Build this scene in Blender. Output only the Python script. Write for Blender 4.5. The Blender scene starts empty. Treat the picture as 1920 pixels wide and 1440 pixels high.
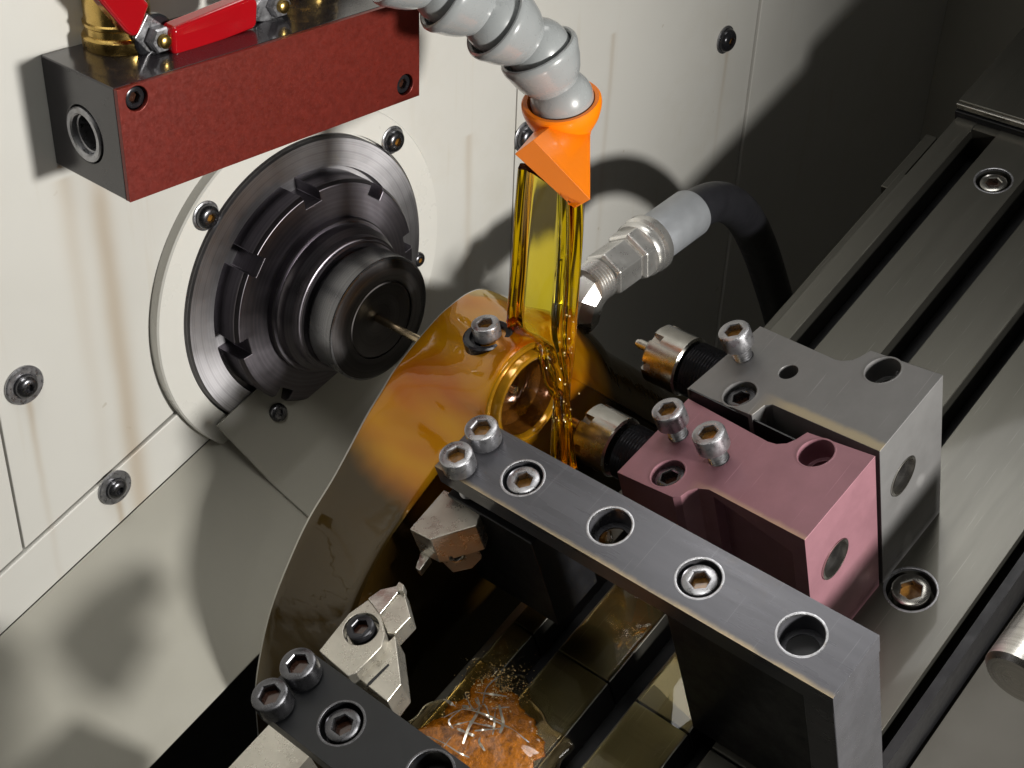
import bpy, bmesh, math, random
import numpy as np
from mathutils import Matrix, Vector
random.seed(7)
sc = bpy.context.scene
S = 0.001                                    # the script is written in millimetres

# ------------------------------------------------------------------ camera
RC = np.array([[0.66673946, -0.74447799, 0.03479967],
               [-0.38857315, -0.38708388, -0.83616803],
               [0.63597909, 0.543984, -0.54736825]])      # world -> camera (right, down, forward)
CW = np.array([-278.85, -354.90, 241.59])
FPX = 2728.62
cd = bpy.data.cameras.new('camera'); cam = bpy.data.objects.new('camera', cd)
sc.collection.objects.link(cam); sc.camera = cam
cd.sensor_width = 36; cd.lens = 36*FPX/1920; cd.clip_start = 0.01; cd.clip_end = 50
m = Matrix.Identity(4)
for i in range(3):
    m[i][0] = RC[0][i]; m[i][1] = -RC[1][i]; m[i][2] = -RC[2][i]; m[i][3] = CW[i]*S
cam.matrix_world = m

# ------------------------------------------------------------------ world and lamps
w = bpy.data.worlds.new('World'); sc.world = w; w.use_nodes = True
bg = w.node_tree.nodes['Background']; bg.inputs[0].default_value = (0.80, 0.78, 0.70, 1); bg.inputs[1].default_value = 0.032

def area(name, loc, target, size, power, col, spread=180, shape='DISK', size_y=None):
    l = bpy.data.lights.new(name, 'AREA'); l.shape = shape; l.size = size*S; l.energy = power; l.color = col
    if size_y: l.size_y = size_y*S
    l.spread = math.radians(spread)
    o = bpy.data.objects.new(name, l); sc.collection.objects.link(o)
    o.location = Vector(loc)*S
    o.rotation_euler = (Vector(target)-Vector(loc)).to_track_quat('-Z', 'Y').to_euler()
    return o
def spot(name, loc, target, radius, power, col, angle, blend):
    l = bpy.data.lights.new(name, 'SPOT'); l.shadow_soft_size = radius*S; l.energy = power; l.color = col
    l.spot_size = math.radians(angle); l.spot_blend = blend
    o = bpy.data.objects.new(name, l); sc.collection.objects.link(o)
    o.location = Vector(loc)*S
    o.rotation_euler = (Vector(target)-Vector(loc)).to_track_quat('-Z', 'Y').to_euler()
    return o
spot('work_lamp', (10, -500, 108), (-50, -16, 35), 22, 9.9, (1.0, 0.975, 0.92), 98, 1.0)
area('fill_wall_top', (120, -45, 480), (-10, -200, 0), 300, 0.22, (1.0, 0.985, 0.95), 120, 'RECTANGLE', 130)  # unseen fill added for sheen on the bar and table tops
area('fill_overhead', (130, -60, 650), (40, -190, 0), 300, 0.16, (1.0, 0.985, 0.93))  # unseen fill added to lift the upward faces
area('fill_chute', (-190, -150, 520), (-150, -60, -60), 200, 0.15, (1.0, 0.985, 0.93), 60)  # unseen fill added to brighten the chute floor

sc.view_settings.view_transform = 'Standard'; sc.view_settings.look = 'None'
sc.view_settings.exposure = 0; sc.view_settings.gamma = 1
sc.cycles.max_bounces = 12; sc.cycles.transmission_bounces = 12; sc.cycles.glossy_bounces = 6
sc.cycles.use_denoising = True
sc.cycles.sample_clamp_indirect = 4

# ------------------------------------------------------------------ frames and pixel rays
TH = 0.3592295
B = np.array([math.cos(TH), 0, math.sin(TH)]); Y = np.array([0., 1, 0]); N = np.array([-math.sin(TH), 0, math.cos(TH)])
TM = np.stack([B, Y, N], 1)                  # the slanted slide: local (b, y, n) -> world
WM = np.eye(3)
def ray(px, py):
    return RC.T @ np.array([(px-960)/FPX, (py-720)/FPX, 1.])
def hit(px, n, d):
    r = ray(*px); return CW + r*((d-n@CW)/(n@r))
def atY(px, py, y): return hit((px, py), Y, y)
def atN(px, py, n): return TM.T @ hit((px, py), N, n)       # returns (b, y, n)
def atYT(px, py, y): return TM.T @ atY(px, py, y)

# ------------------------------------------------------------------ materials
def nt_mat(name):
    m = bpy.data.materials.new(name); m.use_nodes = True
    nt = m.node_tree; p = nt.nodes['Principled BSDF']
    return m, nt, p
def lk(nt, a, b): nt.links.new(a, b)
def noise(nt, scale, detail=4, rough=0.6, stretch=None, space='Object'):
    tc = nt.nodes.new('ShaderNodeTexCoord'); n = nt.nodes.new('ShaderNodeTexNoise')
    n.inputs['Scale'].default_value = scale; n.inputs['Detail'].default_value = detail; n.inputs['Roughness'].default_value = rough
    if stretch:
        mp = nt.nodes.new('ShaderNodeMapping'); mp.inputs['Scale'].default_value = stretch
        lk(nt, tc.outputs[space], mp.inputs[0]); lk(nt, mp.outputs[0], n.inputs[0])
    else: lk(nt, tc.outputs[space], n.inputs[0])
    return n
def ramp(nt, src, stops):
    r = nt.nodes.new('ShaderNodeValToRGB'); lk(nt, src, r.inputs[0]); e = r.color_ramp.elements
    while len(e) < len(stops): e.new(0.5)
    for i, (p, c) in enumerate(stops):
        e[i].position = p; e[i].color = (c, c, c, 1) if not hasattr(c, '__len__') else (*c, 1)
    return r
def mix(nt, fac, a, b, mode='MIX'):
    x = nt.nodes.new('ShaderNodeMix'); x.data_type = 'RGBA'; x.blend_type = mode
    if hasattr(fac, 'links'): lk(nt, fac, x.inputs[0])
    else: x.inputs[0].default_value = fac
    for v, s in ((a, 6), (b, 7)):
        if hasattr(v, 'links'): lk(nt, v, x.inputs[s])
        else: x.inputs[s].default_value = (*v, 1)
    return x.outputs[2]
def bump(nt, p, src, strength, dist):
    b = nt.nodes.new('ShaderNodeBump'); b.inputs['Strength'].default_value = strength; b.inputs['Distance'].default_value = dist*S
    lk(nt, src, b.inputs['Height']); lk(nt, b.outputs[0], p.inputs['Normal']); return b
def surf(name, col, rough=0.4, metal=0.0, var=0.15, rvar=0.1, scale=60, bstr=0.15, bdist=0.05, coat=0, stain=None, tint=None,
         stretch=None, bscale=None, stain_at=0.6, spec=None, edge=None, scratch=0):
    m, nt, p = nt_mat(name)
    n1 = noise(nt, scale, 5, 0.65, stretch)
    dark = tuple(c*(1-var) for c in col); lite = tuple(min(1, c*(1+var)) for c in col)
    r = ramp(nt, n1.outputs[0], [(0.3, dark), (0.7, lite)]); out = r.outputs[0]
    if stain:
        n2 = noise(nt, scale*0.35, 6, 0.7)
        f = ramp(nt, n2.outputs[0], [(stain_at, 0.0), (stain_at+0.22, 0.65)])
        out = mix(nt, f.outputs[0], out, stain)
    if scratch:
        for ang, sd in ((.5, 0), (2.1, 3), (1.2, 7)):
            tc = nt.nodes.new('ShaderNodeTexCoord'); mp = nt.nodes.new('ShaderNodeMapping'); mp.inputs['Rotation'].default_value = (0, 0, ang)
            mp.inputs['Location'].default_value = (sd, sd, 0); mp.inputs['Scale'].default_value = (40, 1800, 40)
            lk(nt, tc.outputs['Object'], mp.inputs[0]); nz_ = nt.nodes.new('ShaderNodeTexNoise'); nz_.inputs['Scale'].default_value = 1; nz_.inputs['Detail'].default_value = 1
            lk(nt, mp.outputs[0], nz_.inputs[0]); fr = ramp(nt, nz_.outputs[0], [(.735, 0.), (.78, scratch)])
            out = mix(nt, fr.outputs[0], out, tuple(min(1, c*2.2+.08) for c in col))
    if edge:      # dried oil gathered along one edge of the part: (nx, ny, c0, width, colour)
        tc = nt.nodes.new('ShaderNodeTexCoord'); dt = nt.nodes.new('ShaderNodeVectorMath'); dt.operation = 'DOT_PRODUCT'
        lk(nt, tc.outputs['Object'], dt.inputs[0]); dt.inputs[1].default_value = (edge[0], edge[1], 0)
        nn = noise(nt, 90, 5, .7); ma = nt.nodes.new('ShaderNodeMath'); ma.operation = 'MULTIPLY_ADD'
        lk(nt, nn.outputs[0], ma.inputs[0]); ma.inputs[1].default_value = edge[3]*1.6*S; lk(nt, dt.outputs['Value'], ma.inputs[2])
        mr = nt.nodes.new('ShaderNodeMapRange'); mr.interpolation_type = 'SMOOTHSTEP'; lk(nt, ma.outputs[0], mr.inputs[0])
        mr.inputs[1].default_value = (edge[2]+edge[3]*.8)*S; mr.inputs[2].default_value = (edge[2]+edge[3]*2.2)*S; mr.inputs[3].default_value = .85; mr.inputs[4].default_value = 0
        sx = nt.nodes.new('ShaderNodeSeparateXYZ'); lk(nt, tc.outputs['Normal'], sx.inputs[0])
        so = nt.nodes.new('ShaderNodeSeparateXYZ'); lk(nt, tc.outputs['Object'], so.inputs[0])
        yl = nt.nodes.new('ShaderNodeMath'); yl.operation = 'MULTIPLY_ADD'; yl.use_clamp = True; lk(nt, so.outputs[1], yl.inputs[0]); yl.inputs[1].default_value = -90; yl.inputs[2].default_value = 90*(edge[5] if len(edge) > 5 else 999)*S
        ym = nt.nodes.new('ShaderNodeMath'); ym.operation = 'MULTIPLY'; lk(nt, mr.outputs[0], ym.inputs[0]); lk(nt, yl.outputs[0], ym.inputs[1]); mr = ym
        up = nt.nodes.new('ShaderNodeMath'); up.operation = 'GREATER_THAN'; lk(nt, sx.outputs[2], up.inputs[0]); up.inputs[1].default_value = .8
        mm = nt.nodes.new('ShaderNodeMath'); mm.operation = 'MULTIPLY'; lk(nt, mr.outputs[0], mm.inputs[0]); lk(nt, up.outputs[0], mm.inputs[1])
        out = mix(nt, mm.outputs[0], out, edge[4])
    lk(nt, out, p.inputs['Base Color'])
    n3 = noise(nt, scale*2.3, 4, 0.7, stretch)
    rr = ramp(nt, n3.outputs[0], [(0.3, max(0.02, rough-rvar)), (0.7, min(1, rough+rvar))])
    lk(nt, rr.outputs[0], p.inputs['Roughness'])
    p.inputs['Metallic'].default_value = metal
    if coat:
        p.inputs['Coat Weight'].default_value = coat; p.inputs['Coat Roughness'].default_value = 0.06; p.inputs['Coat IOR'].default_value = 1.47
        if tint: p.inputs['Coat Tint'].default_value = (*tint, 1)
    if bstr:
        n4 = noise(nt, bscale or scale*14, 3, 0.6, stretch); bump(nt, p, n4.outputs[0], bstr, bdist)
    return m
M = {}
def wall_mat():
    m, nt, p = nt_mat('white_enamel')
    n1 = noise(nt, 9, 4, 0.6); r = ramp(nt, n1.outputs[0], [(0.35, (0.57, 0.56, 0.525)), (0.65, (0.61, 0.60, 0.565))])
    out = r.outputs[0]
    # soft brown vertical streak on the enamel (with its own place, x about -68 mm)
    tc = nt.nodes.new('ShaderNodeTexCoord'); sp = nt.nodes.new('ShaderNodeSeparateXYZ'); lk(nt, tc.outputs['Object'], sp.inputs[0])
    def mth(op, a, b=None, c=None):
        q = nt.nodes.new('ShaderNodeMath'); q.operation = op
        for i, v in enumerate((a, b, c)):
            if v is None: continue
            if hasattr(v, 'links'): lk(nt, v, q.inputs[i])
            else: q.inputs[i].default_value = v
        return q.outputs[0]
    n2 = noise(nt, 25, 3, 0.5)
    wob = mth('MULTIPLY', mth('SUBTRACT', n2.outputs[0], 0.5), 0.004)
    d = mth('ADD', mth('ADD', sp.outputs[0], 0.0725), wob)
    g = mth('POWER', 2.718, mth('MULTIPLY', mth('MULTIPLY', d, d), -1/(0.0036**2)))
    below = mth('SMOOTH_MIN', 1.0, mth('MAXIMUM', 0.0, mth('MULTIPLY', mth('SUBTRACT', 0.070, sp.outputs[2]), 60)), 0.2)
    g = mth('MULTIPLY', mth('MULTIPLY', g, below), 0.55)
    out = mix(nt, g, out, (0.36, 0.27, 0.17))
    for (px, py, wd, ln, st) in ((50, 735, .0012, 26, .30), (220, 925, .0013, 22, .35), (392, 420, .001, 18, .25), (1365, 85, .0014, 30, .25), (120, 330, .003, 14, .2), (1150, 60, .0016, 12, .2), (880, 250, .0018, 14, .2)):
        c_ = atY(px, py, -21.)*S
        d_ = mth('ADD', mth('ADD', sp.outputs[0], -float(c_[0])), wob)
        g_ = mth('POWER', 2.718, mth('MULTIPLY', mth('MULTIPLY', d_, d_), -1/(wd**2)))
        t_ = mth('MULTIPLY', mth('SUBTRACT', float(c_[2]), sp.outputs[2]), 900); t_ = mth('MINIMUM', 1.0, mth('MAXIMUM', 0.0, t_))
        l_ = mth('POWER', 2.718, mth('MULTIPLY', mth('MAXIMUM', 0.0, mth('SUBTRACT', float(c_[2]), sp.outputs[2])), -float(ln)))
        out = mix(nt, mth('MULTIPLY', mth('MULTIPLY', g_, t_), mth('MULTIPLY', l_, st*1.6)), out, (0.33, 0.23, 0.12))
    n6 = noise(nt, 1, 4, 0.6, (160, 1, 9)); dr = ramp(nt, n6.outputs[0], [(.60, 0.), (.74, .30)]); out = mix(nt, dr.outputs[0], out, (.50, .45, .36))
    n7 = noise(nt, 14, 6, 0.75); sm = ramp(nt, n7.outputs[0], [(.55, 0.), (.75, .35)]); out = mix(nt, sm.outputs[0], out, (.52, .49, .42))
    n5 = noise(nt, 180, 2, 0.5); sp2 = ramp(nt, n5.outputs[0], [(0.74, 0.0), (0.78, 0.35)])
    out = mix(nt, sp2.outputs[0], out, (0.30, 0.24, 0.16))
    lk(nt, out, p.inputs['Base Color'])
    n3 = noise(nt, 40, 3, 0.6); rr = ramp(nt, n3.outputs[0], [(0.3, 0.32), (0.7, 0.48)]); lk(nt, rr.outputs[0], p.inputs['Roughness'])
    n4 = noise(nt, 900, 2, 0.5); bump(nt, p, n4.outputs[0], 0.06, 0.08)
    return m
M['wall'] = wall_mat()
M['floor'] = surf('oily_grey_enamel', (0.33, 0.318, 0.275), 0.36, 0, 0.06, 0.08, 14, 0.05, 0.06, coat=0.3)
M['ring'] = surf('white_ring_enamel', (0.66, 0.65, 0.61), 0.3, 0, 0.03, 0.06, 20, 0.05, 0.05, coat=0.25)
def turned(name, col, rough, amp=0.5, axis=2, scale=1, aniso=0.7):
    # turned steel: fine concentric lay, built from the radius in object space
    m, nt, p = nt_mat(name)
    tc = nt.nodes.new('ShaderNodeTexCoord'); sp = nt.nodes.new('ShaderNodeSeparateXYZ'); lk(nt, tc.outputs['Object'], sp.inputs[0])
    cb = nt.nodes.new('ShaderNodeCombineXYZ')
    ks = [i for i in range(3) if i != axis]
    lk(nt, sp.outputs[ks[0]], cb.inputs[0]); lk(nt, sp.outputs[ks[1]], cb.inputs[1])
    ln = nt.nodes.new('ShaderNodeVectorMath'); ln.operation = 'LENGTH'; lk(nt, cb.outputs[0], ln.inputs[0])
    c2 = nt.nodes.new('ShaderNodeCombineXYZ'); lk(nt, ln.outputs['Value'], c2.inputs[0]); lk(nt, sp.outputs[axis], c2.inputs[1])
    n = nt.nodes.new('ShaderNodeTexNoise'); n.inputs['Scale'].default_value = 1500*scale; n.inputs['Detail'].default_value = 3
    lk(nt, c2.outputs[0], n.inputs[0])
    n2 = noise(nt, 45, 4, 0.6)
    f = mix(nt, 0.3, n.outputs[0], n2.outputs[0])
    tg = nt.nodes.new('ShaderNodeTangent'); tg.direction_type = 'RADIAL'; tg.axis = 'Z'; lk(nt, tg.outputs[0], p.inputs['Tangent'])
    p.inputs['Anisotropic'].default_value = aniso
    r = ramp(nt, f, [(0.35, tuple(c*0.8 for c in col)), (0.65, tuple(c*1.2 for c in col))]); lk(nt, r.outputs[0], p.inputs['Base Color'])
    rr = ramp(nt, n2.outputs[0], [(0.3, max(.03, rough-0.06)), (0.7, rough+0.1)]); lk(nt, rr.outputs[0], p.inputs['Roughness'])
    p.inputs['Metallic'].default_value = 1
    bump(nt, p, n.outputs[0], amp*0.2, 0.01)
    return m
M['flange'] = turned('ground_grey_steel', (0.42, 0.41, 0.43), 0.45)
M['blackened'] = turned('blackened_turned_steel', (0.15, 0.138, 0.155), 0.33)
M['nose'] = turned('dark_polished_turned_steel', (0.20, 0.20, 0.21), 0.24)
M['collet'] = turned('near_black_collet_steel', (0.06, 0.056, 0.056), 0.34)
M['bright'] = turned('bright_turned_steel', (0.62, 0.60, 0.56), 0.22)
M['nickel'] = surf('nickel_oily_steel', (0.50, 0.485, 0.45), 0.24, 1.0, 0.2, 0.08, 60, 0.1, 0.05)
M['bar'] = surf('blued_grey_bar_steel', (0.10, 0.10, 0.112), 0.30, 0.5, 0.2, 0.08, 55, 0.12, 0.04, stain=(0.16, 0.13, 0.09), stain_at=0.62, edge=(1, 0, -10.9, 1.6, (.40, .31, .18)), scratch=.22, stretch=(1.4, .12, 1))
M['blackbar'] = surf('black_oxide_bar_steel', (0.006, 0.0065, 0.008), 0.4, 0.1, 0.2, 0.08, 55, 0.1, 0.04)
M['pink'] = surf('faded_rose_anodised_aluminium', (0.31, 0.15, 0.18), 0.42, 0.35, 0.13, 0.08, 50, 0.12, 0.04, stain=(0.33, 0.17, 0.17), stain_at=0.6, edge=(.990, -.134, -10.1, 1.4, (.50, .33, .22), 8), scratch=.22)
M['greyblock'] = surf('grey_anodised_aluminium', (0.19, 0.187, 0.187), 0.42, 0.4, 0.10, 0.08, 50, 0.12, 0.04, stain=(0.22, 0.20, 0.16), stain_at=0.62, edge=(.990, -.13, -12.6, 1.5, (.40, .33, .21), 12), scratch=.22)
M['table'] = surf('ground_slide_steel', (0.118, 0.114, 0.098), 0.36, 0.8, 0.06, 0.04, 40, 0.06, 0.03, coat=0.4, scratch=.22, stretch=(.10, 1.6, 1))
M['bed'] = surf('dull_bed_paint', (0.085, 0.08, 0.07), 0.5, 0.1, 0.1, 0.1, 20, 0.05)
M['black'] = surf('black_gap_steel', (0.012, 0.012, 0.014), 0.4, 0.3, 0.2, 0.1, 60)
M['rubber'] = surf('black_rubber', (0.018, 0.018, 0.022), 0.42, 0, 0.2, 0.08, 80, 0.2, 0.05, bscale=1500)
M['screw'] = surf('grey_screw_steel', (0.38, 0.38, 0.40), 0.32, 0.9, 0.25, 0.12, 220, 0.2, 0.04, stain=(0.13, 0.09, 0.05), stain_at=0.55)
M['darkscrew'] = surf('dark_screw_steel', (0.13, 0.13, 0.14), 0.26, 0.95, 0.2, 0.08, 200, 0.1, 0.03)
M['blackscrew'] = surf('black_screw_steel', (0.035, 0.035, 0.04), 0.2, 0.6, 0.2, 0.06, 200, 0.1, 0.03)
M['rustoil'] = surf('brown_oil_in_socket', (0.24, 0.11, 0.02), 0.15, 0.2, 0.5, 0.08, 400, 0.3, 0.1, coat=1)
M['darkoil'] = surf('dark_oil_in_socket', (0.05, 0.02, 0.012), 0.12, 0.2, 0.5, 0.08, 400, 0.3, 0.1, coat=1)
M['redface'] = surf('red_brown_anodised_plate', (0.17, 0.021, 0.014), 0.34, 0.4, 0.16, 0.07, 420, 0.45, 0.08, bscale=900)
M['blackface'] = surf('black_anodised_block', (0.025, 0.022, 0.026), 0.22, 0.3, 0.15, 0.08, 60, 0.08, 0.05, coat=0.5)
M['redlever'] = surf('glossy_red_dipped_vinyl', (0.36, 0.004, 0.008), 0.12, 0, 0.05, 0.03, 60, 0.02, 0.05, coat=1)
M['brass'] = surf('oily_brass', (0.62, 0.42, 0.13), 0.25, 1, 0.2, 0.1, 80, 0.1, 0.05)
M['hosegrey'] = surf('grey_acetal_plastic', (0.29, 0.305, 0.31), 0.28, 0, 0.05, 0.06, 60, 0.06, 0.1, coat=0.7)
M['orange'] = surf('orange_acetal_plastic', (0.90, 0.21, 0.0), 0.38, 0, 0.03, 0.06, 60, 0.06, 0.1, coat=0.25)
M['ferrule'] = surf('zinc_plated_ferrule', (0.42, 0.44, 0.47), 0.4, 0.5, 0.08, 0.08, 90, 0.2, 0.05)
M['fitting'] = surf('bright_fitting_steel', (0.72, 0.71, 0.69), 0.3, 0.85, 0.2, 0.08, 70, 0.1, 0.05)
M['carbide'] = surf('pale_ground_toolsteel', (0.47, 0.445, 0.39), 0.3, 0.8, 0.12, 0.08, 90, 0.08, 0.04)
M['stock'] = surf('brass_toned_bar_stock', (0.62, 0.50, 0.33), 0.25, 1, 0.1, 0.05, 90, 0.02)
M['edge'] = surf('worn_bright_edge', (0.5, 0.5, 0.48), 0.3, 1)
def amber_metal():
    # oil-wet steel, amber film at the boss, bare near the top rim; film edge and dark flank paint the shade line
    m, nt, p = nt_mat('oil_wet_steel_shaded_flank')
    def mth(op, a, b=None, c=None):
        q = nt.nodes.new('ShaderNodeMath'); q.operation = op
        for i, v in enumerate((a, b, c)):
            if v is None: continue
            if hasattr(v, 'links'): lk(nt, v, q.inputs[i])
            else: q.inputs[i].default_value = v
        return q.outputs[0]
    tc = nt.nodes.new('ShaderNodeTexCoord')
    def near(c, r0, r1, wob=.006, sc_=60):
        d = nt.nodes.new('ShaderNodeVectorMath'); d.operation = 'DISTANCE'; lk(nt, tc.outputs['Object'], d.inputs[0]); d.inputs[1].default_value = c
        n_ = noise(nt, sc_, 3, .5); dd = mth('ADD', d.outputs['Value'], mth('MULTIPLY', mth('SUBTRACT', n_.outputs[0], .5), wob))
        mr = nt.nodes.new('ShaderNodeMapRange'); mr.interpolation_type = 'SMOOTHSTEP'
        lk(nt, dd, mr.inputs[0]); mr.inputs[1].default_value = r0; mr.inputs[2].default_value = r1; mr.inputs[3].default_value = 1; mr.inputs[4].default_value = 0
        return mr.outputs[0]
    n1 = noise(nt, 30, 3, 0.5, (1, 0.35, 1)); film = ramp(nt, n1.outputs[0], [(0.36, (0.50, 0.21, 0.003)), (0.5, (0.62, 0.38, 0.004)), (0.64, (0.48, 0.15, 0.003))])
    steel = ramp(nt, n1.outputs[0], [(0.3, (0.020, 0.014, 0.008)), (0.7, (0.032, 0.023, 0.013))])  # dark base paints the shaded lower flank
    thick = near((.010, -.03, .160), .046, .060, .010, 40)  # film edge set where the lit crown meets shade
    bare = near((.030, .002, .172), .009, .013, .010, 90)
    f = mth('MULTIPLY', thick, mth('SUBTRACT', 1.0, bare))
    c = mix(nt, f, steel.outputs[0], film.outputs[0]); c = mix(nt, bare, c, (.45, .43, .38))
    sy = nt.nodes.new('ShaderNodeSeparateXYZ'); lk(nt, tc.outputs['Object'], sy.inputs[0])
    rimm = mth('GREATER_THAN', sy.outputs[1], -.0003); c = mix(nt, rimm, c, (.62, .60, .55))
    lk(nt, c, p.inputs['Base Color']); p.inputs['Metallic'].default_value = 0.6
    p.inputs['Roughness'].default_value = 0.36
    lk(nt, mth('SUBTRACT', .9, mth('MULTIPLY', mth('GREATER_THAN', sy.outputs[1], -.0003), .9)), p.inputs['Coat Weight']); p.inputs['Coat Roughness'].default_value = 0.03; p.inputs['Coat Tint'].default_value = (.95, .70, .16, 1)
    n2 = noise(nt, 70, 3, 0.5, (1, 0.4, 1)); b = nt.nodes.new('ShaderNodeBump'); b.inputs['Strength'].default_value = 0.5; b.inputs['Distance'].default_value = 1.1*S
    lk(nt, n2.outputs[0], b.inputs['Height']); lk(nt, b.outputs[0], p.inputs['Coat Normal'])
    b2 = nt.nodes.new('ShaderNodeBump'); b2.inputs['Strength'].default_value = 0.15; b2.inputs['Distance'].default_value = 0.8*S
    lk(nt, n2.outputs[0], b2.inputs['Height']); lk(nt, b2.outputs[0], p.inputs['Normal'])
    return m
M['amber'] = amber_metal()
def oil(name, col, dens):
    m, nt, p = nt_mat(name)
    nt.nodes.remove(p); out = nt.nodes['Material Output']
    g = nt.nodes.new('ShaderNodeBsdfGlass'); g.inputs['IOR'].default_value = 1.47; g.inputs['Roughness'].default_value = 0.0
    v = nt.nodes.new('ShaderNodeVolumeAbsorption'); v.inputs['Color'].default_value = (*col, 1); v.inputs['Density'].default_value = dens
    lk(nt, g.outputs[0], out.inputs['Surface']); lk(nt, v.outputs[0], out.inputs['Volume'])
    return m
M['oil'] = oil('amber_cutting_oil', (0.990, 0.918, 0.0), 1450)
M['wetring'] = surf('oil_wet_ring', (0.36, 0.17, 0.006), 0.2, 0.5, 0.4, 0.08, 60, 0.4, 0.2, coat=1, bscale=120)
M['oilbore'] = surf('oil_flooded_bore', (0.11, 0.04, 0.006), 0.16, 0.5, 0.6, 0.08, 120, 0.5, 0.3, coat=1, bscale=160)
M['shade_film'] = oil('dark_amber_shade_film', (0.72, 0.58, 0.03), 1700)  # tinted to darken the lands in place of shade
M['film'] = oil('thin_amber_oil_film', (0.97, 0.72, 0.02), 900)
M['puddle'] = surf('foaming_amber_oil', (0.36, 0.115, 0.004), 0.2, 0.1, 0.7, 0.1, 420, 0.9, 0.5, coat=1, bscale=1400)
M['foam'] = surf('pale_amber_bubbles', (0.75, 0.55, 0.25), 0.08, 0.2, 0.2, 0.05, 300, coat=1)
M['chip'] = surf('bright_curled_swarf', (0.85, 0.80, 0.68), 0.22, 0.7, 0.1, 0.05, 300)

# ------------------------------------------------------------------ mesh helpers (local coordinates in mm)
class MB:
    def __init__(s): s.v = []; s.f = []
    def add(s, vs, fs):
        o = len(s.v); s.v += [tuple(float(c) for c in v) for v in vs]; s.f += [tuple(i+o for i in f) for f in fs]; return s
    def box(s, a, b):
        x0, y0, z0 = a; x1, y1, z1 = b
        return s.add([(x0,y0,z0),(x1,y0,z0),(x1,y1,z0),(x0,y1,z0),(x0,y0,z1),(x1,y0,z1),(x1,y1,z1),(x0,y1,z1)],
                     [(0,3,2,1),(4,5,6,7),(0,1,5,4),(1,2,6,5),(2,3,7,6),(3,0,4,7)])
    def prism(s, low, high):
        n = len(low)
        return s.add(list(low)+list(high), [tuple(range(n))[::-1], tuple(range(n, 2*n))]+[(i, (i+1) % n, n+(i+1) % n, n+i) for i in range(n)])
    def rings(s, rings, cap0=True, cap1=True, closed=False):
        n = len(rings[0]); vs = [p for r in rings for p in r]; fs = []
        for k in range(len(rings)-1):
            for i in range(n):
                j = (i+1) % n; fs.append((k*n+i, k*n+j, (k+1)*n+j, (k+1)*n+i))
        if cap0: fs.append(tuple(range(n))[::-1])
        if cap1: fs.append(tuple(range((len(rings)-1)*n, len(rings)*n)))
        return s.add(vs, fs)
    def lathe(s, prof, seg=64, ax=2, cx=0, cy=0, cap0=True, cap1=True, shape=None):
        rs = []
        for (r, h) in prof:
            ring = []
            for i in range(seg):
                a = 2*math.pi*i/seg; k = shape(a) if shape else 1
                ring.append((cx+r*k*math.cos(a), cy+r*k*math.sin(a), h))
            rs.append(ring)
        if ax == 1: rs = [[(p[0], p[2], p[1]) for p in r] for r in rs]      # axis along local y
        if ax == 0: rs = [[(p[2], p[0], p[1]) for p in r] for r in rs]
        return s.rings(rs, cap0, cap1)
    def tube(s, pts, rad, seg=20, cap=True):
        P = [Vector(p) for p in pts]; rs = []; up = None
        for i, p in enumerate(P):
            t = (P[min(i+1, len(P)-1)]-P[max(i-1, 0)]).normalized()
            if up is None:
                up = Vector((0, 0, 1)) if abs(t.z) < .9 else Vector((1, 0, 0))
            u = (up-t*up.dot(t)).normalized(); up = u; v = t.cross(u)
            r = rad[i] if hasattr(rad, '__len__') else rad
            rs.append([tuple(p+(u*math.cos(2*math.pi*k/seg)+v*math.sin(2*math.pi*k/seg))*r) for k in range(seg)])
        return s.rings(rs, cap, cap)
def mesh_of(mb, name, smooth=35, fix=True):
    me = bpy.data.meshes.new(name); me.from_pydata([tuple(c*S for c in v) for v in mb.v], [], mb.f); me.update()
    if fix:
        bm = bmesh.new(); bm.from_mesh(me); bmesh.ops.recalc_face_normals(bm, faces=bm.faces); bm.to_mesh(me); bm.free()
    if smooth:
        me.polygons.foreach_set('use_smooth', [True]*len(me.polygons)); me.set_sharp_from_angle(angle=math.radians(smooth))
    return me
def cut(me, cutters, name):
    """boolean difference of a mesh with cutter builders, in the same local frame"""
    o = bpy.data.objects.new('tmp', me); sc.collection.objects.link(o); tmp = []
    for c in cutters:
        cm = mesh_of(c, 'tmpc', 0); co = bpy.data.objects.new('tmpc', cm); sc.collection.objects.link(co); tmp.append(co)
        md = o.modifiers.new('b', 'BOOLEAN'); md.operation = 'DIFFERENCE'; md.solver = 'EXACT'; md.object = co
    dg = bpy.context.evaluated_depsgraph_get(); dg.update()
    r = bpy.data.meshes.new_from_object(o.evaluated_get(dg)); r.name = name
    r.polygons.foreach_set('use_smooth', [True]*len(r.polygons)); r.set_sharp_from_angle(angle=math.radians(30))
    for t in tmp:
        m_ = t.data; bpy.data.objects.remove(t); bpy.data.meshes.remove(m_)
    bpy.data.objects.remove(o); return r
def frame(loc, rot=WM):
    mt = Matrix.Identity(4)
    for i in range(3):
        for j in range(3): mt[i][j] = float(rot[i][j])
        mt[i][3] = float(loc[i])*S
    return mt
def axis_rot(z, x=None):
    z = Vector(z).normalized(); x = Vector(x) if x is not None else (Vector((1, 0, 0)) if abs(z.x) < .9 else Vector((0, 0, 1)))
    x = (x-z*x.dot(z)).normalized(); y = z.cross(x)
    return np.array([[x[i], y[i], z[i]] for i in range(3)])
def tag(o, label=None, cat=None, group=None, kind=None):
    if label: o['label'] = label
    if cat: o['category'] = cat
    if group: o['group'] = group
    if kind: o['kind'] = kind
    return o
def empty(name, loc, rot, label, cat, group=None, kind=None):
    o = bpy.data.objects.new(name, None); o.empty_display_size = 0.01; sc.collection.objects.link(o); o.matrix_world = frame(loc, rot)
    return tag(o, label, cat, group, kind)
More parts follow.
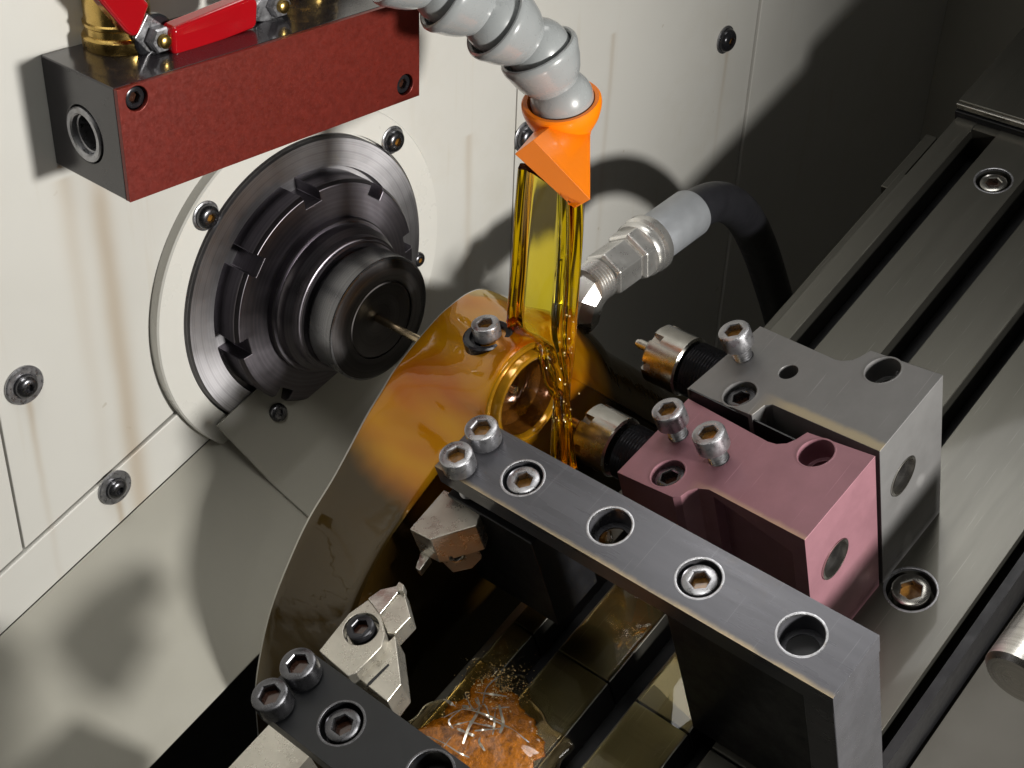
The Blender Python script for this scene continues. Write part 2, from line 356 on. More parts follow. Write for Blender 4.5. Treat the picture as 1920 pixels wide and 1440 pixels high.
def part(name, me, mat, parent=None, loc=(0, 0, 0), rot=WM, bevel=0, seg=2):
    if isinstance(me, MB): me = mesh_of(me, name)
    o = bpy.data.objects.new(name, me); sc.collection.objects.link(o)
    if not me.materials: me.materials.append(M[mat])
    o.parent = parent; o.matrix_local = frame(loc, rot)
    if bevel:
        b = o.modifiers.new('bevel', 'BEVEL'); b.width = bevel*S; b.segments = seg; b.limit_method = 'ANGLE'; b.angle_limit = math.radians(35)
        b.harden_normals = True
    return o
def single(name, me, mat, loc, rot, label, cat, group=None, kind=None, bevel=0):
    o = part(name, me, mat, None, loc, rot, bevel); return tag(o, label, cat, group, kind)

# ------------------------------------------------------------------ screws
def hexpt(r, i, n):
    a = 2*math.pi*i/n; k = math.cos(math.pi/6)/math.cos((a % (math.pi/3))-math.pi/6); return (r*k*math.cos(a), r*k*math.sin(a))
def head_mesh(prof, hexr, ztop, depth, name, n=48):
    """outer profile (r, z) rising to the top edge, then a hexagonal socket sunk into it"""
    mb = MB(); rs = [[(r*math.cos(2*math.pi*i/n), r*math.sin(2*math.pi*i/n), z) for i in range(n)] for r, z in prof]
    h = [hexpt(hexr, i, n) for i in range(n)]
    hc = [hexpt(hexr*1.1, i, n) for i in range(n)]
    rs.append([(x, y, ztop) for x, y in hc]); rs.append([(x, y, ztop-hexr*0.12) for x, y in h]); rs.append([(x, y, ztop-depth) for x, y in h])
    mb.rings(rs, True, True); return mesh_of(mb, name, 32)
def cap_head(r=5.0, h=6.0, hexr=2.9, name='screw_head'):
    return head_mesh([(r*.94, 0), (r, r*.06), (r, h-r*.12), (r*.97, h-r*.04), (r*.9, h)], hexr, h, h*.62, name)
ME_cap = cap_head(); ME_m8 = cap_head(6.0, 7, 3.5, 'big_screw_head')
def button(r=5.2, h=3.2, hexr=1.9):
    prof = [(r, 0), (r, .35)]
    for k in range(1, 7):
        a = k/7*math.pi/2; prof.append((hexr*1.25+(r-hexr*1.25)*math.cos(a), .35+(h-.35)*math.sin(a)))
    return head_mesh(prof, hexr, h, h*.6, 'screw_head')
ME_button = button()
ME_thread = MB()
_pr = []
for k in range(14):
    _pr += [(3.0, -k*.9), (2.55, -k*.9-.45)]
ME_thread.lathe(_pr, 32); ME_thread = mesh_of(ME_thread, 'thread', 20)
def disc(r, name):
    return mesh_of(MB().lathe([(r, 0), (r*.6, -.25), (r*.1, -.5)], 24), name)
ME_sockfill = disc(2.75, 'socket_fill'); ME_sockfill8 = disc(3.3, 'socket_fill'); ME_sockfill_b = disc(1.8, 'socket_fill')
ME_washer = mesh_of(MB().lathe([(8.2, 0), (8.6, .3), (8.6, 1.0), (8.1, 1.5), (5.6, 1.5), (5.4, 1.2)], 64), 'washer')
ME_washer_s = mesh_of(MB().lathe([(6.0, 0), (6.2, .2), (6.2, .5), (5.9, .7), (5.0, .7)], 48), 'washer')
def dupmesh(me, mat, cache={}):
    k = (me.name, mat)
    if k not in cache:
        c = me.copy(); c.materials.clear(); c.materials.append(M[mat]); cache[k] = c
    return cache[k]
def add_screw(parent, loc, rot=WM, mat='screw', fill='rustoil', thread=False, big=False, name='cap_screw', spin=0, oil=2.6):
    r = np.array(rot) @ np.array([[math.cos(spin), -math.sin(spin), 0], [math.sin(spin), math.cos(spin), 0], [0, 0, 1]])
    h = part(name, dupmesh(ME_m8 if big else ME_cap, mat), mat, parent, loc, r)
    part('socket_oil', dupmesh(ME_sockfill8 if big else ME_sockfill, fill), fill, h, (0, 0, (7 if big else 6)-oil))
    if thread: part('thread', dupmesh(ME_thread, mat), mat, h, (0, 0, .1))
    return h

# ------------------------------------------------------------------ the setting: enclosure walls and chute floor
WY = -21.0
def slab(pts, thick, back):
    """polygon pts (world) given thickness along vector back"""
    b = np.array(back)*thick; return MB().prism([np.array(p)+b for p in pts], pts)
# wall sheets: outlines in the x-z plane of the wall; the gaps between them are real joints
def zline(x, n, y=WY): return (n + math.sin(TH)*x)/math.cos(TH)        # height where the slanted line n = const crosses x
NF, NS = -6.6, -25.7       # joint between wall and strip, strip and floor (n of the slide frame)
JW = 0.35
def wall_poly(x0, x1, name, label, off=0.0, x0t=None, x1t=None):
    x0t = x0 if x0t is None else x0t; x1t = x1 if x1t is None else x1t
    pts = [(x0, WY+off, zline(x0, NF)+.3), (x1, WY+off, max(zline(x1, NF)+.3, -400) if x1 < 100 else -260), (x1t, WY+off, 330), (x0t, WY+off, 330)]
    return pts
def seam_x(p, q):
    a = atY(*p, WY); b = atY(*q, WY); return (a[0]+b[0])/2
XS1 = -114.8; XS2 = 107.7; XS3 = 268.9; XC = 459
for i, (a, b, off) in enumerate(((-420, XS1-JW, 0), (XS1+JW, XS2-JW, 0), (XS2+JW, XS3-JW, .0), (XS3+JW, XC, -1.2))):
    low = [(a, WY+off, zline(a, NF)+.35)]
    if b < 0: low += [(b, WY+off, zline(b, NF)+.35)]
    elif a < 0: low += [(3, WY+off, zline(3, NF)+.35), (3, WY+off, -260), (b, WY+off, -260)]
    else: low = [(a, WY+off, -260), (b, WY+off, -260)]
    pts = low+[(b, WY+off, 330), (a, WY+off, 330)]
    o = part('wall', slab(pts, 3, (0, 1, 0)), 'wall', None, bevel=.35); tag(o, kind='structure', cat='wall', label=(
        'white enamelled wall panel at the far left edge', 'white enamelled wall panel carrying the spindle and red manifold',
        'white wall panel behind the orange nozzle and black hose', 'shaded wall panel between the hose and the corner')[i])
o = part('wall_backing', MB().box((-430, WY+3.2, -330), (480, WY+8, 330)), 'black'); tag(o, kind='structure', cat='wall', label='dark backing seen in the joints between wall panels')
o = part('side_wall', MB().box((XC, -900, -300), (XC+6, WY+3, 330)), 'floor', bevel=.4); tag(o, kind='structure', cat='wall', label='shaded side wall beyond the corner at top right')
# strip under the joint: parallel to the slanted slide
bl, br = -330., 4.
def TW(b, y, n): return tuple(TM @ np.array([b, y, n]))
strip = MB().prism([TW(bl, WY+3, NS), TW(br, WY+3, NS), TW(br, WY+3, NF-.35), TW(bl, WY+3, NF-.35)], [TW(bl, WY-1, NS), TW(br, WY-1, NS), TW(br, WY-1, NF-.35), TW(bl, WY-1, NF-.35)])
o = part('wall_strip', strip, 'wall', bevel=.5); tag(o, kind='structure', cat='wall', label='narrow white strip between upper wall joint and sloping floor')
EF = math.radians(41); cF, sF = math.cos(EF), math.sin(EF)
def FL(b, s, h=0.):      # floor frame: s runs down the chute from the strip, h is height off it
    return TW(b, WY-1-s*cF-h*sF, NS-s*sF+h*cF)
fl = MB().prism([FL(-330, 0, -3), FL(6, 0, -3), FL(6, 62, -3), FL(-330, 62, -3)], [FL(-330, 0), FL(6, 0), FL(6, 62), FL(-330, 62)])
o = part('chute_floor', fl, 'floor', bevel=.5); tag(o, kind='structure', cat='floor', label='sloping grey chute floor below the wall at lower left')
# pit floor far below, closes the machine bed
o = part('bed_floor', MB().box((-600, -1100, -330), (470, WY, -322)), 'floor'); tag(o, kind='structure', cat='floor', label='grey bed floor deep under the slide')

# cover sheet bent over the lower part of the spindle ring
cv = empty('cover_plate', TW(-53, -27.5, -17.5), TM, 'bent grey cover sheet with one small screw below the spindle nose', 'cover')
def cvp(b, t, h=0.):
    e = math.radians(58); return (b, -t*math.cos(e)-h*math.sin(e), -t*math.sin(e)+h*math.cos(e))
e41 = math.radians(41)
def cst(t, h):       # bent sheet: steep apron first, then it follows the chute floor
    e58_ = math.radians(58); t1 = min(t, 28.5)
    y, n_ = -t1*math.cos(e58_), -t1*math.sin(e58_)
    if t > 28.5: y -= (t-28.5)*math.cos(e41); n_ -= (t-28.5)*math.sin(e41)
    e = e58_ if t < 28 else e41
    return (y-h*math.sin(e), n_+h*math.cos(e))
rg_ = []
for t in (0, 27, 28.5, 30, 78):
    yb_, nb_ = cst(t, -1.2); yt_, nt_ = cst(t, 0); bl_ = -1+t*.055
    rg_.append([(bl_, yb_, nb_), (62, yb_, nb_), (62, yt_, nt_), (bl_, yt_, nt_)])
part('sheet', mesh_of(MB().rings(rg_), 'sheet', 60), 'floor', cv, bevel=.3)
e58 = math.radians(58)
rs = np.array([[1, 0, 0], [0, -math.cos(e58), -math.sin(e58)], [0, -math.sin(e58), math.cos(e58)]]).copy()
rs = np.stack([(1, 0, 0), (0, math.cos(e58), math.sin(e58)), (0, -math.sin(e58), math.cos(e58))], 1)
sb = part('screw', dupmesh(ME_button, 'darkscrew'), 'darkscrew', cv, cvp(18, 11, 0), rs*0.62); 

# ------------------------------------------------------------------ wall screws
WS = 'button-head screws in the white panels'
rW = axis_rot((0, -1, 0), (1, 0, 0))
def wall_screw(px, py, y, label, washer=None, sc_=1.0, mat='darkscrew'):
    p = atY(px, py, y)
    t = empty('button_screw', p, rW*1.0, label, 'screw', WS)
    t.scale = (sc_,)*3
    h = part('head', dupmesh(ME_button, mat), mat, t, (0, 0, .7 if washer else 0))
    if washer: part('washer', dupmesh(ME_washer if washer == 'big' else ME_washer_s, 'screw'), 'screw', t)
    part('socket_oil', dupmesh(ME_sockfill_b, 'rustoil'), 'rustoil', t, (0, 0, 2.2))
    if washer == 'big': h.location = (0, 0, 1.4*S)
    return t
wall_screw(44, 721, WY, 'button screw on a wide washer near the left edge of the wall', 'big', .72)
wall_screw(214, 913, WY-1, 'button screw on a wide washer in the strip above the chute floor', 'big', .70)
wall_screw(385, 404, -25.2, 'button screw in the white ring just below the red block', 'small', .78)
wall_screw(735, 262, -25.2, 'button screw in the white ring right of the red block', 'small', .80)
wall_screw(783, 486, -25.2, 'small button screw in the white ring beside the spindle nose', None, .55)
wall_screw(984, 256, WY, 'button screw half hidden behind the orange nozzle', 'small', 1.0)
wall_screw(1359, 74, WY, 'lone black button screw high on the wall right of the hose', 'small', 1.0, 'blackscrew')

# ------------------------------------------------------------------ spindle
o = single('spindle_ring', MB().lathe([(61.7, 0), (61.7, 3.6), (61.2, 4.2), (52, 4.2), (51.9, 1), (20, 1)], 160), 'ring', (0, WY, 0), rW,
           'white enamelled ring boss standing off the wall around the spindle', 'ring')
sp = empty('spindle', (0, -22, 0), rW, 'dark turned steel spindle with slotted nut and round nose', 'spindle')
part('flange', MB().lathe([(51.2, 0), (51.2, 3.9), (50.6, 4.6), (41.4, 4.6), (41.0, 3.2), (41.0, 1.5), (20, 1.5)], 160), 'flange', sp)
nut = mesh_of(MB().lathe([(39.5, 1.0), (39.5, 12.0), (38.4, 13.2), (29, 13.8), (20, 13.8)], 160), 'slotted_nut')
cuts = []
for k in range(8):
    a = math.radians(9+45*k); u = np.array([math.cos(a), math.sin(a), 0]); v = np.array([-u[1], u[0], 0]); z = np.array([0, 0, 1.])
    q = [u*35.0-v*3.2, u*48-v*3.2, u*48+v*3.2, u*35.0+v*3.2]
    cuts.append(MB().prism([p-z*2 for p in q], [p+z*18 for p in q]))
nut = cut(nut, cuts, 'slotted_nut')
part('slotted_nut', nut, 'blackened', sp, bevel=.3)
part('collar', MB().lathe([(27.2, 12), (27.2, 15.8), (26.8, 16.2), (25.6, 16.2), (25.4, 16.5), (25.4, 19.6), (23.6, 21.4), (23.5, 23.6), (23.1, 24), (22.6, 24.1), (22.5, 24.6), (22.0, 25), (20, 25)], 128), 'blackened', sp)
part('nose_cap', MB().lathe([(20.2, 23), (20.2, 26.4), (20.9, 27), (21.4, 27.3), (21.5, 36.7), (21.3, 36.95), (20.7, 37.1)], 128, cap1=False), 'nose', sp)
part('shaded_nose_face', MB().lathe([(20.75, 37.05), (18.2, 37.9), (14.0, 38.2), (13.5, 38.0), (13.4, 37.0)], 128, cap0=False, cap1=False), 'collet', sp)  # near-black steel stands in for the housing's shadow on this face
part('collet', MB().lathe([(13.3, 34), (13.3, 37.7), (12.8, 37.9), (12.2, 37.5), (7, 36.9), (2.6, 36.3), (1.5, 35.6)], 96), 'collet', sp)
single('bar_stock', MB().lathe([(1.25, 0), (1.25, 64)], 24), 'stock', (0, -54, 0), rW, 'thin bright bar of stock held in the spindle nose', 'metal rod')

# ------------------------------------------------------------------ manifold block with valves
MX0, MX1, MZ0, MZ1, MY = -84.8, 22.3, 69.2, 100.3, -54.9
mf = empty('coolant_manifold', (MX0, WY, MZ0), WM, 'long rectangular manifold with red-brown front and black end on the wall', 'manifold')
L_, D_, H_ = MX1-MX0, -(MY-WY), MZ1-MZ0
body = mesh_of(MB().box((0, -D_+1.5, 0), (L_, 0, H_)), 'body')
# end bore
pc = atY(160, 252, 0) ; 
def hitX(px, py, x): return hit((px, py), np.array([1., 0, 0]), x)
pe = hitX(159, 252, MX0)
bore = MB().lathe([(7.8, -1), (7.8, 12)], 48, ax=0, cx=pe[1]-WY, cy=pe[2]-MZ0)
mh = []
for px, py in ((257, 185), (760, 159)):
    p = atY(px, py, MY)
    lo = [(p[0]-MX0+3.3*math.cos(2*math.pi*i/40), -D_-2, p[2]-MZ0+3.3*math.sin(2*math.pi*i/40)) for i in range(40)]
    mh.append(MB().prism(lo, [(x, -D_+7, z) for x, y, z in lo]))
body = cut(body, [bore]+mh, 'body')
part('body', body, 'blackface', mf, bevel=.5)
def plate_with_holes():
    me = mesh_of(MB().box((0.05, -D_, 0.05), (L_-.05, -D_+1.5, H_-.05)), 'front_plate'); cs = []
    for px, py in ((257, 185), (760, 159)):
        p = atY(px, py, MY); c = MB(); n = 40
        lo = [(p[0]-MX0+3.3*math.cos(2*math.pi*i/n), -D_-2, p[2]-MZ0+3.3*math.sin(2*math.pi*i/n)) for i in range(n)]
        hi = [(x, -D_+3, z) for x, y, z in lo]; cs.append(c.prism(lo, hi))
    return cut(me, cs, 'front_plate')
part('front_plate', plate_with_holes(), 'redface', mf, bevel=.25)
for px, py in ((257, 185), (760, 159)):
    p = atY(px, py, MY)
    add_screw(mf, (p[0]-MX0, -D_+4.4, p[2]-MZ0), rW*.58, 'blackscrew', 'darkoil', name='cap_screw')
rX = axis_rot((-1, 0, 0), (0, 1, 0))
part('port_fitting', MB().lathe([(7.5, -4), (7.5, .3), (7.1, .6), (5.9, .6), (5.4, .2), (5.3, -1.2), (4.9, -1.4), (4.8, -8)], 48, cap0=False, cap1=False), 'screw', mf, (0, pe[1]-WY, pe[2]-MZ0), rX)
part('port_bore', MB().lathe([(4.9, -7), (2.0, -7.2), (.1, -7.2)], 32), 'black', mf, (0, pe[1]-WY, pe[2]-MZ0), rX)

ZT = MZ1
def onTop(px, py, z=ZT): return hit((px, py), np.array([0, 0, 1.]), z)
def valve(px, py, label, full=True):
    b = onTop(px, py)
    v = empty('ball_valve', b, WM, label, 'valve', 'valves on the manifold')
    part('body', MB().lathe([(9.6, 0), (9.9, .5), (9.9, 3.2), (9.3, 3.9), (8.9, 4.1), (8.9, 6.0), (9.3, 6.4), (9.3, 7.2), (8.8, 7.6), (8.8, 26)], 64), 'brass', v)
    return v, b
v1, b1 = valve(226, 82, 'left brass ball valve with red-dipped lever raised to the upper left')
v2, b2 = valve(575, -25, 'right brass ball valve mostly out of frame with a level red lever')
def nutstack(v, b, px, py, y, R=5.4):
    """stem nut on the valve, facing the camera side; centre placed on plane y"""
    p = atY(px, py, y)-b
    part('stem_hub', MB().lathe([(6.3, 0), (6.3, 1.6), (5.7, 2.2)], 48), 'blackscrew', v, p+np.array([0, 3.5, 0]), rW)
    part('stem_nut', MB().lathe([(3.7, 0), (3.7, 2.5), (3.2, 3.1)], 6), 'screw', v, p+np.array([0, 1.2, 0]), rW)
    part('stem', MB().lathe([(1.9, 0), (1.9, 1.6), (1.3, 2.0)], 24), 'brass', v, p+np.array([0, -1.6, 0]), rW)
    return p
YV = b1[1]-12
n1 = nutstack(v1, b1, 298, 73, YV)
n2 = nutstack(v2, b2, 520, 8, YV-1)
def lever(v, b, pts, y, thick=5.0, rad=2.2, name='lever'):
    ps = [atY(px, py, y)-b for px, py in pts]
    lo = [p+np.array([0, thick, 0]) for p in ps]
    o = part(name, MB().prism(lo, ps), 'redlever', v, bevel=rad, seg=5); return o
# raised lever of the left valve, then its steel strap down to the stem
lever(v1, b1, [(176, -12), (258, -14), (282, 8), (262, 66), (250, 70), (236, 60)], YV-.5)
q = [atY(px, py, YV+1.2)-b1 for px, py in [(262, 55), (276, 25), (312, 50), (318, 84), (298, 104), (276, 98), (252, 72)]]
part('lever_strap', MB().prism([p+np.array([0, 1.6, 0]) for p in q], q), 'screw', v1, bevel=.4)
lever(v2, b2, [(323, 58), (330, 50), (474, -8), (486, 2), (484, 48), (476, 56), (340, 110), (326, 104)], YV-4, 5.5, 2.4)
q = [atY(px, py, YV-.5)-b2 for px, py in [(478, 12), (478, 40), (500, 42), (530, 30), (540, 5), (520, -20), (495, -10)]]
part('lever_strap', MB().prism([p+np.array([0, 1.6, 0]) for p in q], q), 'screw', v2, bevel=.4)

# ------------------------------------------------------------------ jointed coolant hose
HY = -116.
def P3(px, py, y=HY): return np.array(atY(px, py, y))
def PD(px, py, d): return CW+ray(px, py)*d
hose = empty('jointed_coolant_hose', P3(1053, 215), WM, 'grey jointed coolant hose ending in an orange flat nozzle', 'coolant hose')
o0 = P3(1053, 215)
# centres of each ball joint and the pointing of each segment, tipped so that the open cups face the camera a little
def seg_mesh(L, name='hose_segment'):
    # local +z points downstream; cup rim at z=0, ball centre at z=L
    pr = [(10.4, .6), (10.9, 0), (11.6, .1), (12.0, .8), (12.0, 2.2), (11.6, 3.4), (10.8, 6.5), (9.6, 9.6), (8.1, 12), (7.2, 13.2), (7.0, 14.2)]
    R = 9.6; zc = L
    for k in range(9):
        a = math.radians(133-k*13.5); pr.append((R*math.sin(a), zc-R*math.cos(math.pi-a)) if False else (R*math.sin(a), zc+R*math.cos(a)))
    pr2 = pr+[(4, zc+R*.93)]
    pr = [(6.5, 9.5), (9.2, 7.5), (10.1, 4.5), (10.5, 1.5)]+pr
    pr2 = pr+[(4, zc+R*.93)]
    mb = MB(); mb.lathe(pr2, 72, cap0=True, cap1=True); return mesh_of(mb, name, 40)
def pt_along(pix, ys): return [P3(px, py, y) for (px, py), y in zip(pix, ys)]
# rim centres (cup openings): depth grows towards the wall up-stream
NZD = 432.
rim = [PD(735, -72, NZD-38), PD(832, -20, NZD-29), PD(926, 36, NZD-20), PD(1007, 92, NZD-10)]
tips = [rim[1], rim[2], rim[3], PD(1052, 183, NZD)]
for k in range(4):
    a, b = np.array(rim[k]), np.array(tips[k]); d = b-a; L = np.linalg.norm(d); z = d/L
    part('hose_segment', seg_mesh(L+.8), 'hosegrey', hose, a-o0, axis_rot(z))
# orange nozzle: ball cup, neck, flat fan
nz = PD(1052, 186, NZD); nd = PD(1060, 252, NZD+5)-nz; nd /= np.linalg.norm(nd)
vdir = (CW-nz); vdir /= np.linalg.norm(vdir); zc = nd-0.40*vdir; zc /= np.linalg.norm(zc)
mb = MB(); rz = axis_rot(zc)
prof = [(7.5, 5), (9.9, 1.2), (10.2, 0), (11.4, -.1), (12.0, .6), (12.1, 1.8), (11.8, 3.4), (11.0, 6.0), (9.4, 9.0), (8.2, 10.8), (7.9, 12.4)]
noz = part('orange_nozzle', MB().lathe(prof, 72), 'orange', hose, nz-o0, rz)
noz['label'] = 'orange flat fan nozzle at the end of the grey hose'
top_c = nz+zc*10.5
slot = [P3(965, 289, -106), P3(1077, 391, -131), P3(1107, 374, -134), P3(1000, 262, -109)]
n = 48; ring0 = []
ex = rz[:, 0]; ey = rz[:, 1]
# rectangle sampled to match the circle
def rect_pt(t, R4):
    t = (t % 1)*4; i = int(t); f = t-i; return R4[i]*(1-f)+R4[(i+1) % 4]*f
cen = sum(slot)/4
# align the circle's start with the first slot corner
best = None
for flip in (1, -1):
    for off in range(n):
        c = [top_c+7.9*(ex*math.cos(2*math.pi*(i*flip+off)/n)+ey*math.sin(2*math.pi*(i*flip+off)/n)) for i in range(n)]
        s = sum(np.linalg.norm((c[i]-top_c)/7.9*10-(rect_pt(i/n, slot)-cen)) for i in range(0, n, 3))
        if best is None or s < best[0]: best = (s, c)
c0 = best[1]; rect = [rect_pt(i/n, slot) for i in range(n)]
rr = []
for k in range(7):
    f = k/6; g = f**0.8; rr.append([tuple((c0[i]*(1-g)+rect[i]*g)-nz) for i in range(n)])
part('nozzle_fan', mesh_of(MB().rings(rr), 'nozzle_fan', 28), 'orange', noz, (0, 0, 0), rz.T, bevel=.3)

# ------------------------------------------------------------------ guide housing (wet with oil)
rimp = [(-77.5, -160), (-77.3, -112), (-77.0, -97.3), *[tuple(atY(px, py, -80.)[[0, 2]]) for px, py in ((487, 1228), (507, 1143), (541, 1053), (578, 973), (622, 900), (652, 845))], (-26, -14.6), (-20, -9), (-15.0, -4.3), (-11, -1.6), (-7, .8), (-3, 3), (0.3, 4.8), (6, 7.6), (12.3, 9.6), (19.7, 10.8), (27, 9.4), (36.6, 3.0), (45.1, -3.5), (60, -12), (77.0, -25.2), (87.7, -37.9), (115.5, -61.5), (131, -76.3), (160, -100), (160, -160)]
ca = lambda d: (18.2*math.cos(math.radians(d)), 18.2*math.sin(math.radians(d)))
nearp = [(-69, -160), (-69, -108), (-68.5, -90), (-67, -70), (-64.5, -55), (-60, -44), (-51, -33), (-43.9, -27.5), (-38, -23.5), (-27, -14), (-20.5, -8), ca(185), ca(168), ca(150), ca(132), ca(114), ca(96), ca(76), ca(54), ca(32), (20.5, 1), (29, -8), (37, -14.5), (47, -23), (57.2, -32.0), (70, -43), (83.0, -54.6), (125, -92), (125, -160)]
assert len(rimp) == len(nearp)
yb = [0]*9+[.2, .6]+[1]*9+[.6, .2]+[0]*7
assert len(yb) == len(nearp)
gh = empty('guide_housing', (0, -80, -160), WM, 'large curved steel guide housing drenched in amber oil', 'machine housing')
go = np.array([0, -80, -160.])
def dens(P, k=4):
    P = [np.array(p, float) for p in P]; out = []
    for i in range(len(P)-1):
        p0, p1, p2, p3 = P[max(i-1, 0)], P[i], P[i+1], P[min(i+2, len(P)-1)]
        for j in range(k):
            t = j/k; out.append(.5*((2*p1)+(-p0+p2)*t+(2*p0-5*p1+4*p2-p3)*t*t+(-p0+3*p1-3*p2+p3)*t**3))
    out.append(P[-1]); return out
rp, npf = dens(rimp), dens(nearp); ybd = [float(v[0]) for v in dens([[v, 0] for v in yb])]
secs = []
for t, sh in ((0, 1.2), (.015, .35), (.05, 0), (.15, 0), (.28, 0), (.4, 0), (.52, 0), (.64, 0), (.76, 0), (.86, 0), (.93, 0), (.97, .3), (1, 1.1)):
    ring = []
    for a, b, w_ in zip(rp, npf, ybd):
        f = (t**1.5)*(3-2*t**1.5) if w_ < .5 else t*t*(3-2*t)
        f = t**(2.2-1.3*w_)
        f = min(1, f*1.0)
        p = a*(1-f)+b*f; yy = -79-(34+8.5*w_)*t
        c = np.array([5, -60 if p[1] > -60 else p[1]]); d = p-c; d = d*(1-sh/max(20, np.linalg.norm(d)))
        q = c+d; ring.append((q[0], yy+80, max(q[1], -160)+160))
    secs.append(ring)
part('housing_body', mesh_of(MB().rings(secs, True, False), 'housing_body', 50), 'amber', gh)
fp_ = [(p[0]*.985+.1, -112.4+80, p[1]-1.0+160) for p, w_ in zip(nearp, yb) if w_ < .5 and p[1] > -150]
fp_ = [(fp_[0][0], fp_[0][1], 2)]+fp_+[(fp_[-1][0], fp_[-1][1], 2)]
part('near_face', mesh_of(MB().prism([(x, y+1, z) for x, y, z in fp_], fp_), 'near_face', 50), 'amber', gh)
rB = axis_rot((0, -1, 0), (1, 0, 0))
part('boss', MB().lathe([(16.2, 37.6), (17.1, 39), (17.3, 41.2), (16.9, 41.8), (15.9, 42), (15.7, 41.6), (15.7, 38)], 128, cap0=False, cap1=False), 'wetring', gh, (0, 0, 160), rB)
part('guide_bushing', MB().lathe([(15.3, 36), (15.3, 43.6), (14.8, 44.4), (14.2, 44.6), (13.4, 44.3), (12.6, 42.5), (12.4, 38)], 96, cap0=False, cap1=False), 'wetring', gh, (0, 0, 160), rB)
part('bushing_bore', MB().lathe([(12.45, 43.0), (12.0, 41.0), (11.4, 38), (9.2, 36), (8.8, 34.6), (3, 33.6), (1.6, 33.2)], 96, cap0=False), 'oilbore', gh, (0, 0, 160), rB)
# screw with dark counterbore on the crown of the housing
from mathutils.bvhtree import BVHTree
_me = bpy.data.objects['housing_body'].data
_bv = BVHTree.FromPolygons([tuple((np.array(v.co)/S+go)) for v in _me.vertices], [tuple(p.vertices) for p in _me.polygons])
_d = ray(915, 632); _d = _d/np.linalg.norm(_d); _h = _bv.ray_cast(Vector(CW), Vector(_d))
ps = np.array(_h[0]); _n = np.array(_h[1]); _n = _n if _n @ _d < 0 else -_n
nrm = np.array([-.12, -.12, 1.])*.5+_n*.5; nrm /= np.linalg.norm(nrm)
rS = axis_rot(nrm)
part('screw_seat', MB().lathe([(7.6, -6), (7.6, .2), (7.0, .6), (5.6, .4), (5.2, -1)], 48), 'blackscrew', gh, ps-go+nrm*.5, rS)
add_screw(gh, ps-go+nrm*.3, rS*.86, 'screw', 'rustoil', name='cap_screw')

# ------------------------------------------------------------------ oil
def stream():
    Lp = dens([P3(*p) for p in ((976, 306, -107), (968, 400, -107), (959, 500, -108), (951, 588, -108), (960, 622, -110), (1000, 655, -120), (1030, 700, -128), (1043, 760, -132), (1046, 870, -134))], 7)
    Rp = dens([P3(*p) for p in ((1091, 380, -132), (1091, 450, -132), (1087, 530, -131), (1082, 600, -131), (1079, 640, -131), (1075, 690, -132), (1070, 730, -133), (1068, 790, -134), (1072, 880, -134))], 7)
    mb = MB(); rings = []; n = 72; K = len(Lp)
    for k in range(K):
        f = k/(K-1); l, r = Lp[k], Rp[k]
        c = (l+r)/2; h = (r-l)/2; H = np.linalg.norm(h); u = h/H; v = np.cross(u, [0, 0, 1.]); v /= np.linalg.norm(v)
        ring = []
        for i in range(n):
            a = 2*math.pi*i/n; x = math.cos(a); yy = math.sin(a)
            xs = H*np.sign(x)*abs(x)**0.7; q = xs/H
            wob = 1+.06*math.sin(9*f+2*q)+(.12*math.sin(30*f+3*q) if f > .5 else 0)
            th = (.9+2.9*math.exp(-((abs(q)-.84)/.11)**2)+1.2*math.exp(-((q-.50-.03*math.sin(6*f))/.05)**2)+.6*math.exp(-((q+.60+.04*math.sin(5*f))/.05)**2))*wob
            th = min(th, H*1.0)
            bow = .8*math.sin(5*f+.4)*(1-q*q)+.3*max(0, f-.45)*math.sin(30*f+5*q)*(1-q*q)
            ring.append(tuple(c+u*(xs+.12*math.sin(16*f)*np.sign(q))+v*(th*np.sign(yy)*abs(yy)**0.6+bow)-o0s))
        rings.append(ring)
    mb.rings(rings); return mesh_of(mb, 'oil_sheet', 80)
o0s = P3(1020, 600, -118)
os_ = empty('oil_stream', o0s, WM, 'amber oil sheet pouring from the orange nozzle onto the housing', 'oil stream')
part('oil_sheet', stream(), 'oil', os_)
def tube_px(pts, rads, seg=24, sub=6):
    P = [P3(px, py, y)-o0s for px, py, y in pts]; Pd = dens(P, sub); Rd = dens([[r, 0] for r in rads], sub)
    return mesh_of(MB().tube([tuple(p) for p in Pd], [float(r[0]) for r in Rd], seg), 'oil_strand', 80)
part('oil_strand', tube_px([(962, 600, -109), (975, 622, -114), (998, 636, -119), (1016, 655, -124), (1022, 690, -127.5), (1030, 722, -128.5), (1046, 742, -130)], [2.2, 1.6, 1.3, 1.2, 1.1, 1.2, 2.0]), 'oil', os_)
rb = random.Random(5); bb_ = MB()
_ic = bmesh.new(); bmesh.ops.create_icosphere(_ic, subdivisions=2, radius=1); _iv = [tuple(v.co) for v in _ic.verts]; _if = [[v.index for v in f.verts] for f in _ic.faces]; _ic.free()
for k in range(24):
    py = rb.uniform(590, 800); px = 1060+rb.gauss(0, 10)+(6 if py < 650 else 0); c = P3(px, py, -135.5+rb.random())-o0s; r = rb.uniform(.12, .34)
    bb_.add([(c[0]+v[0]*r, c[1]+v[1]*r, c[2]+v[2]*r) for v in _iv], _if)
tag(part('oil_droplets', mesh_of(bb_, 'oil_droplets', 80), 'foam', os_), kind='stuff')

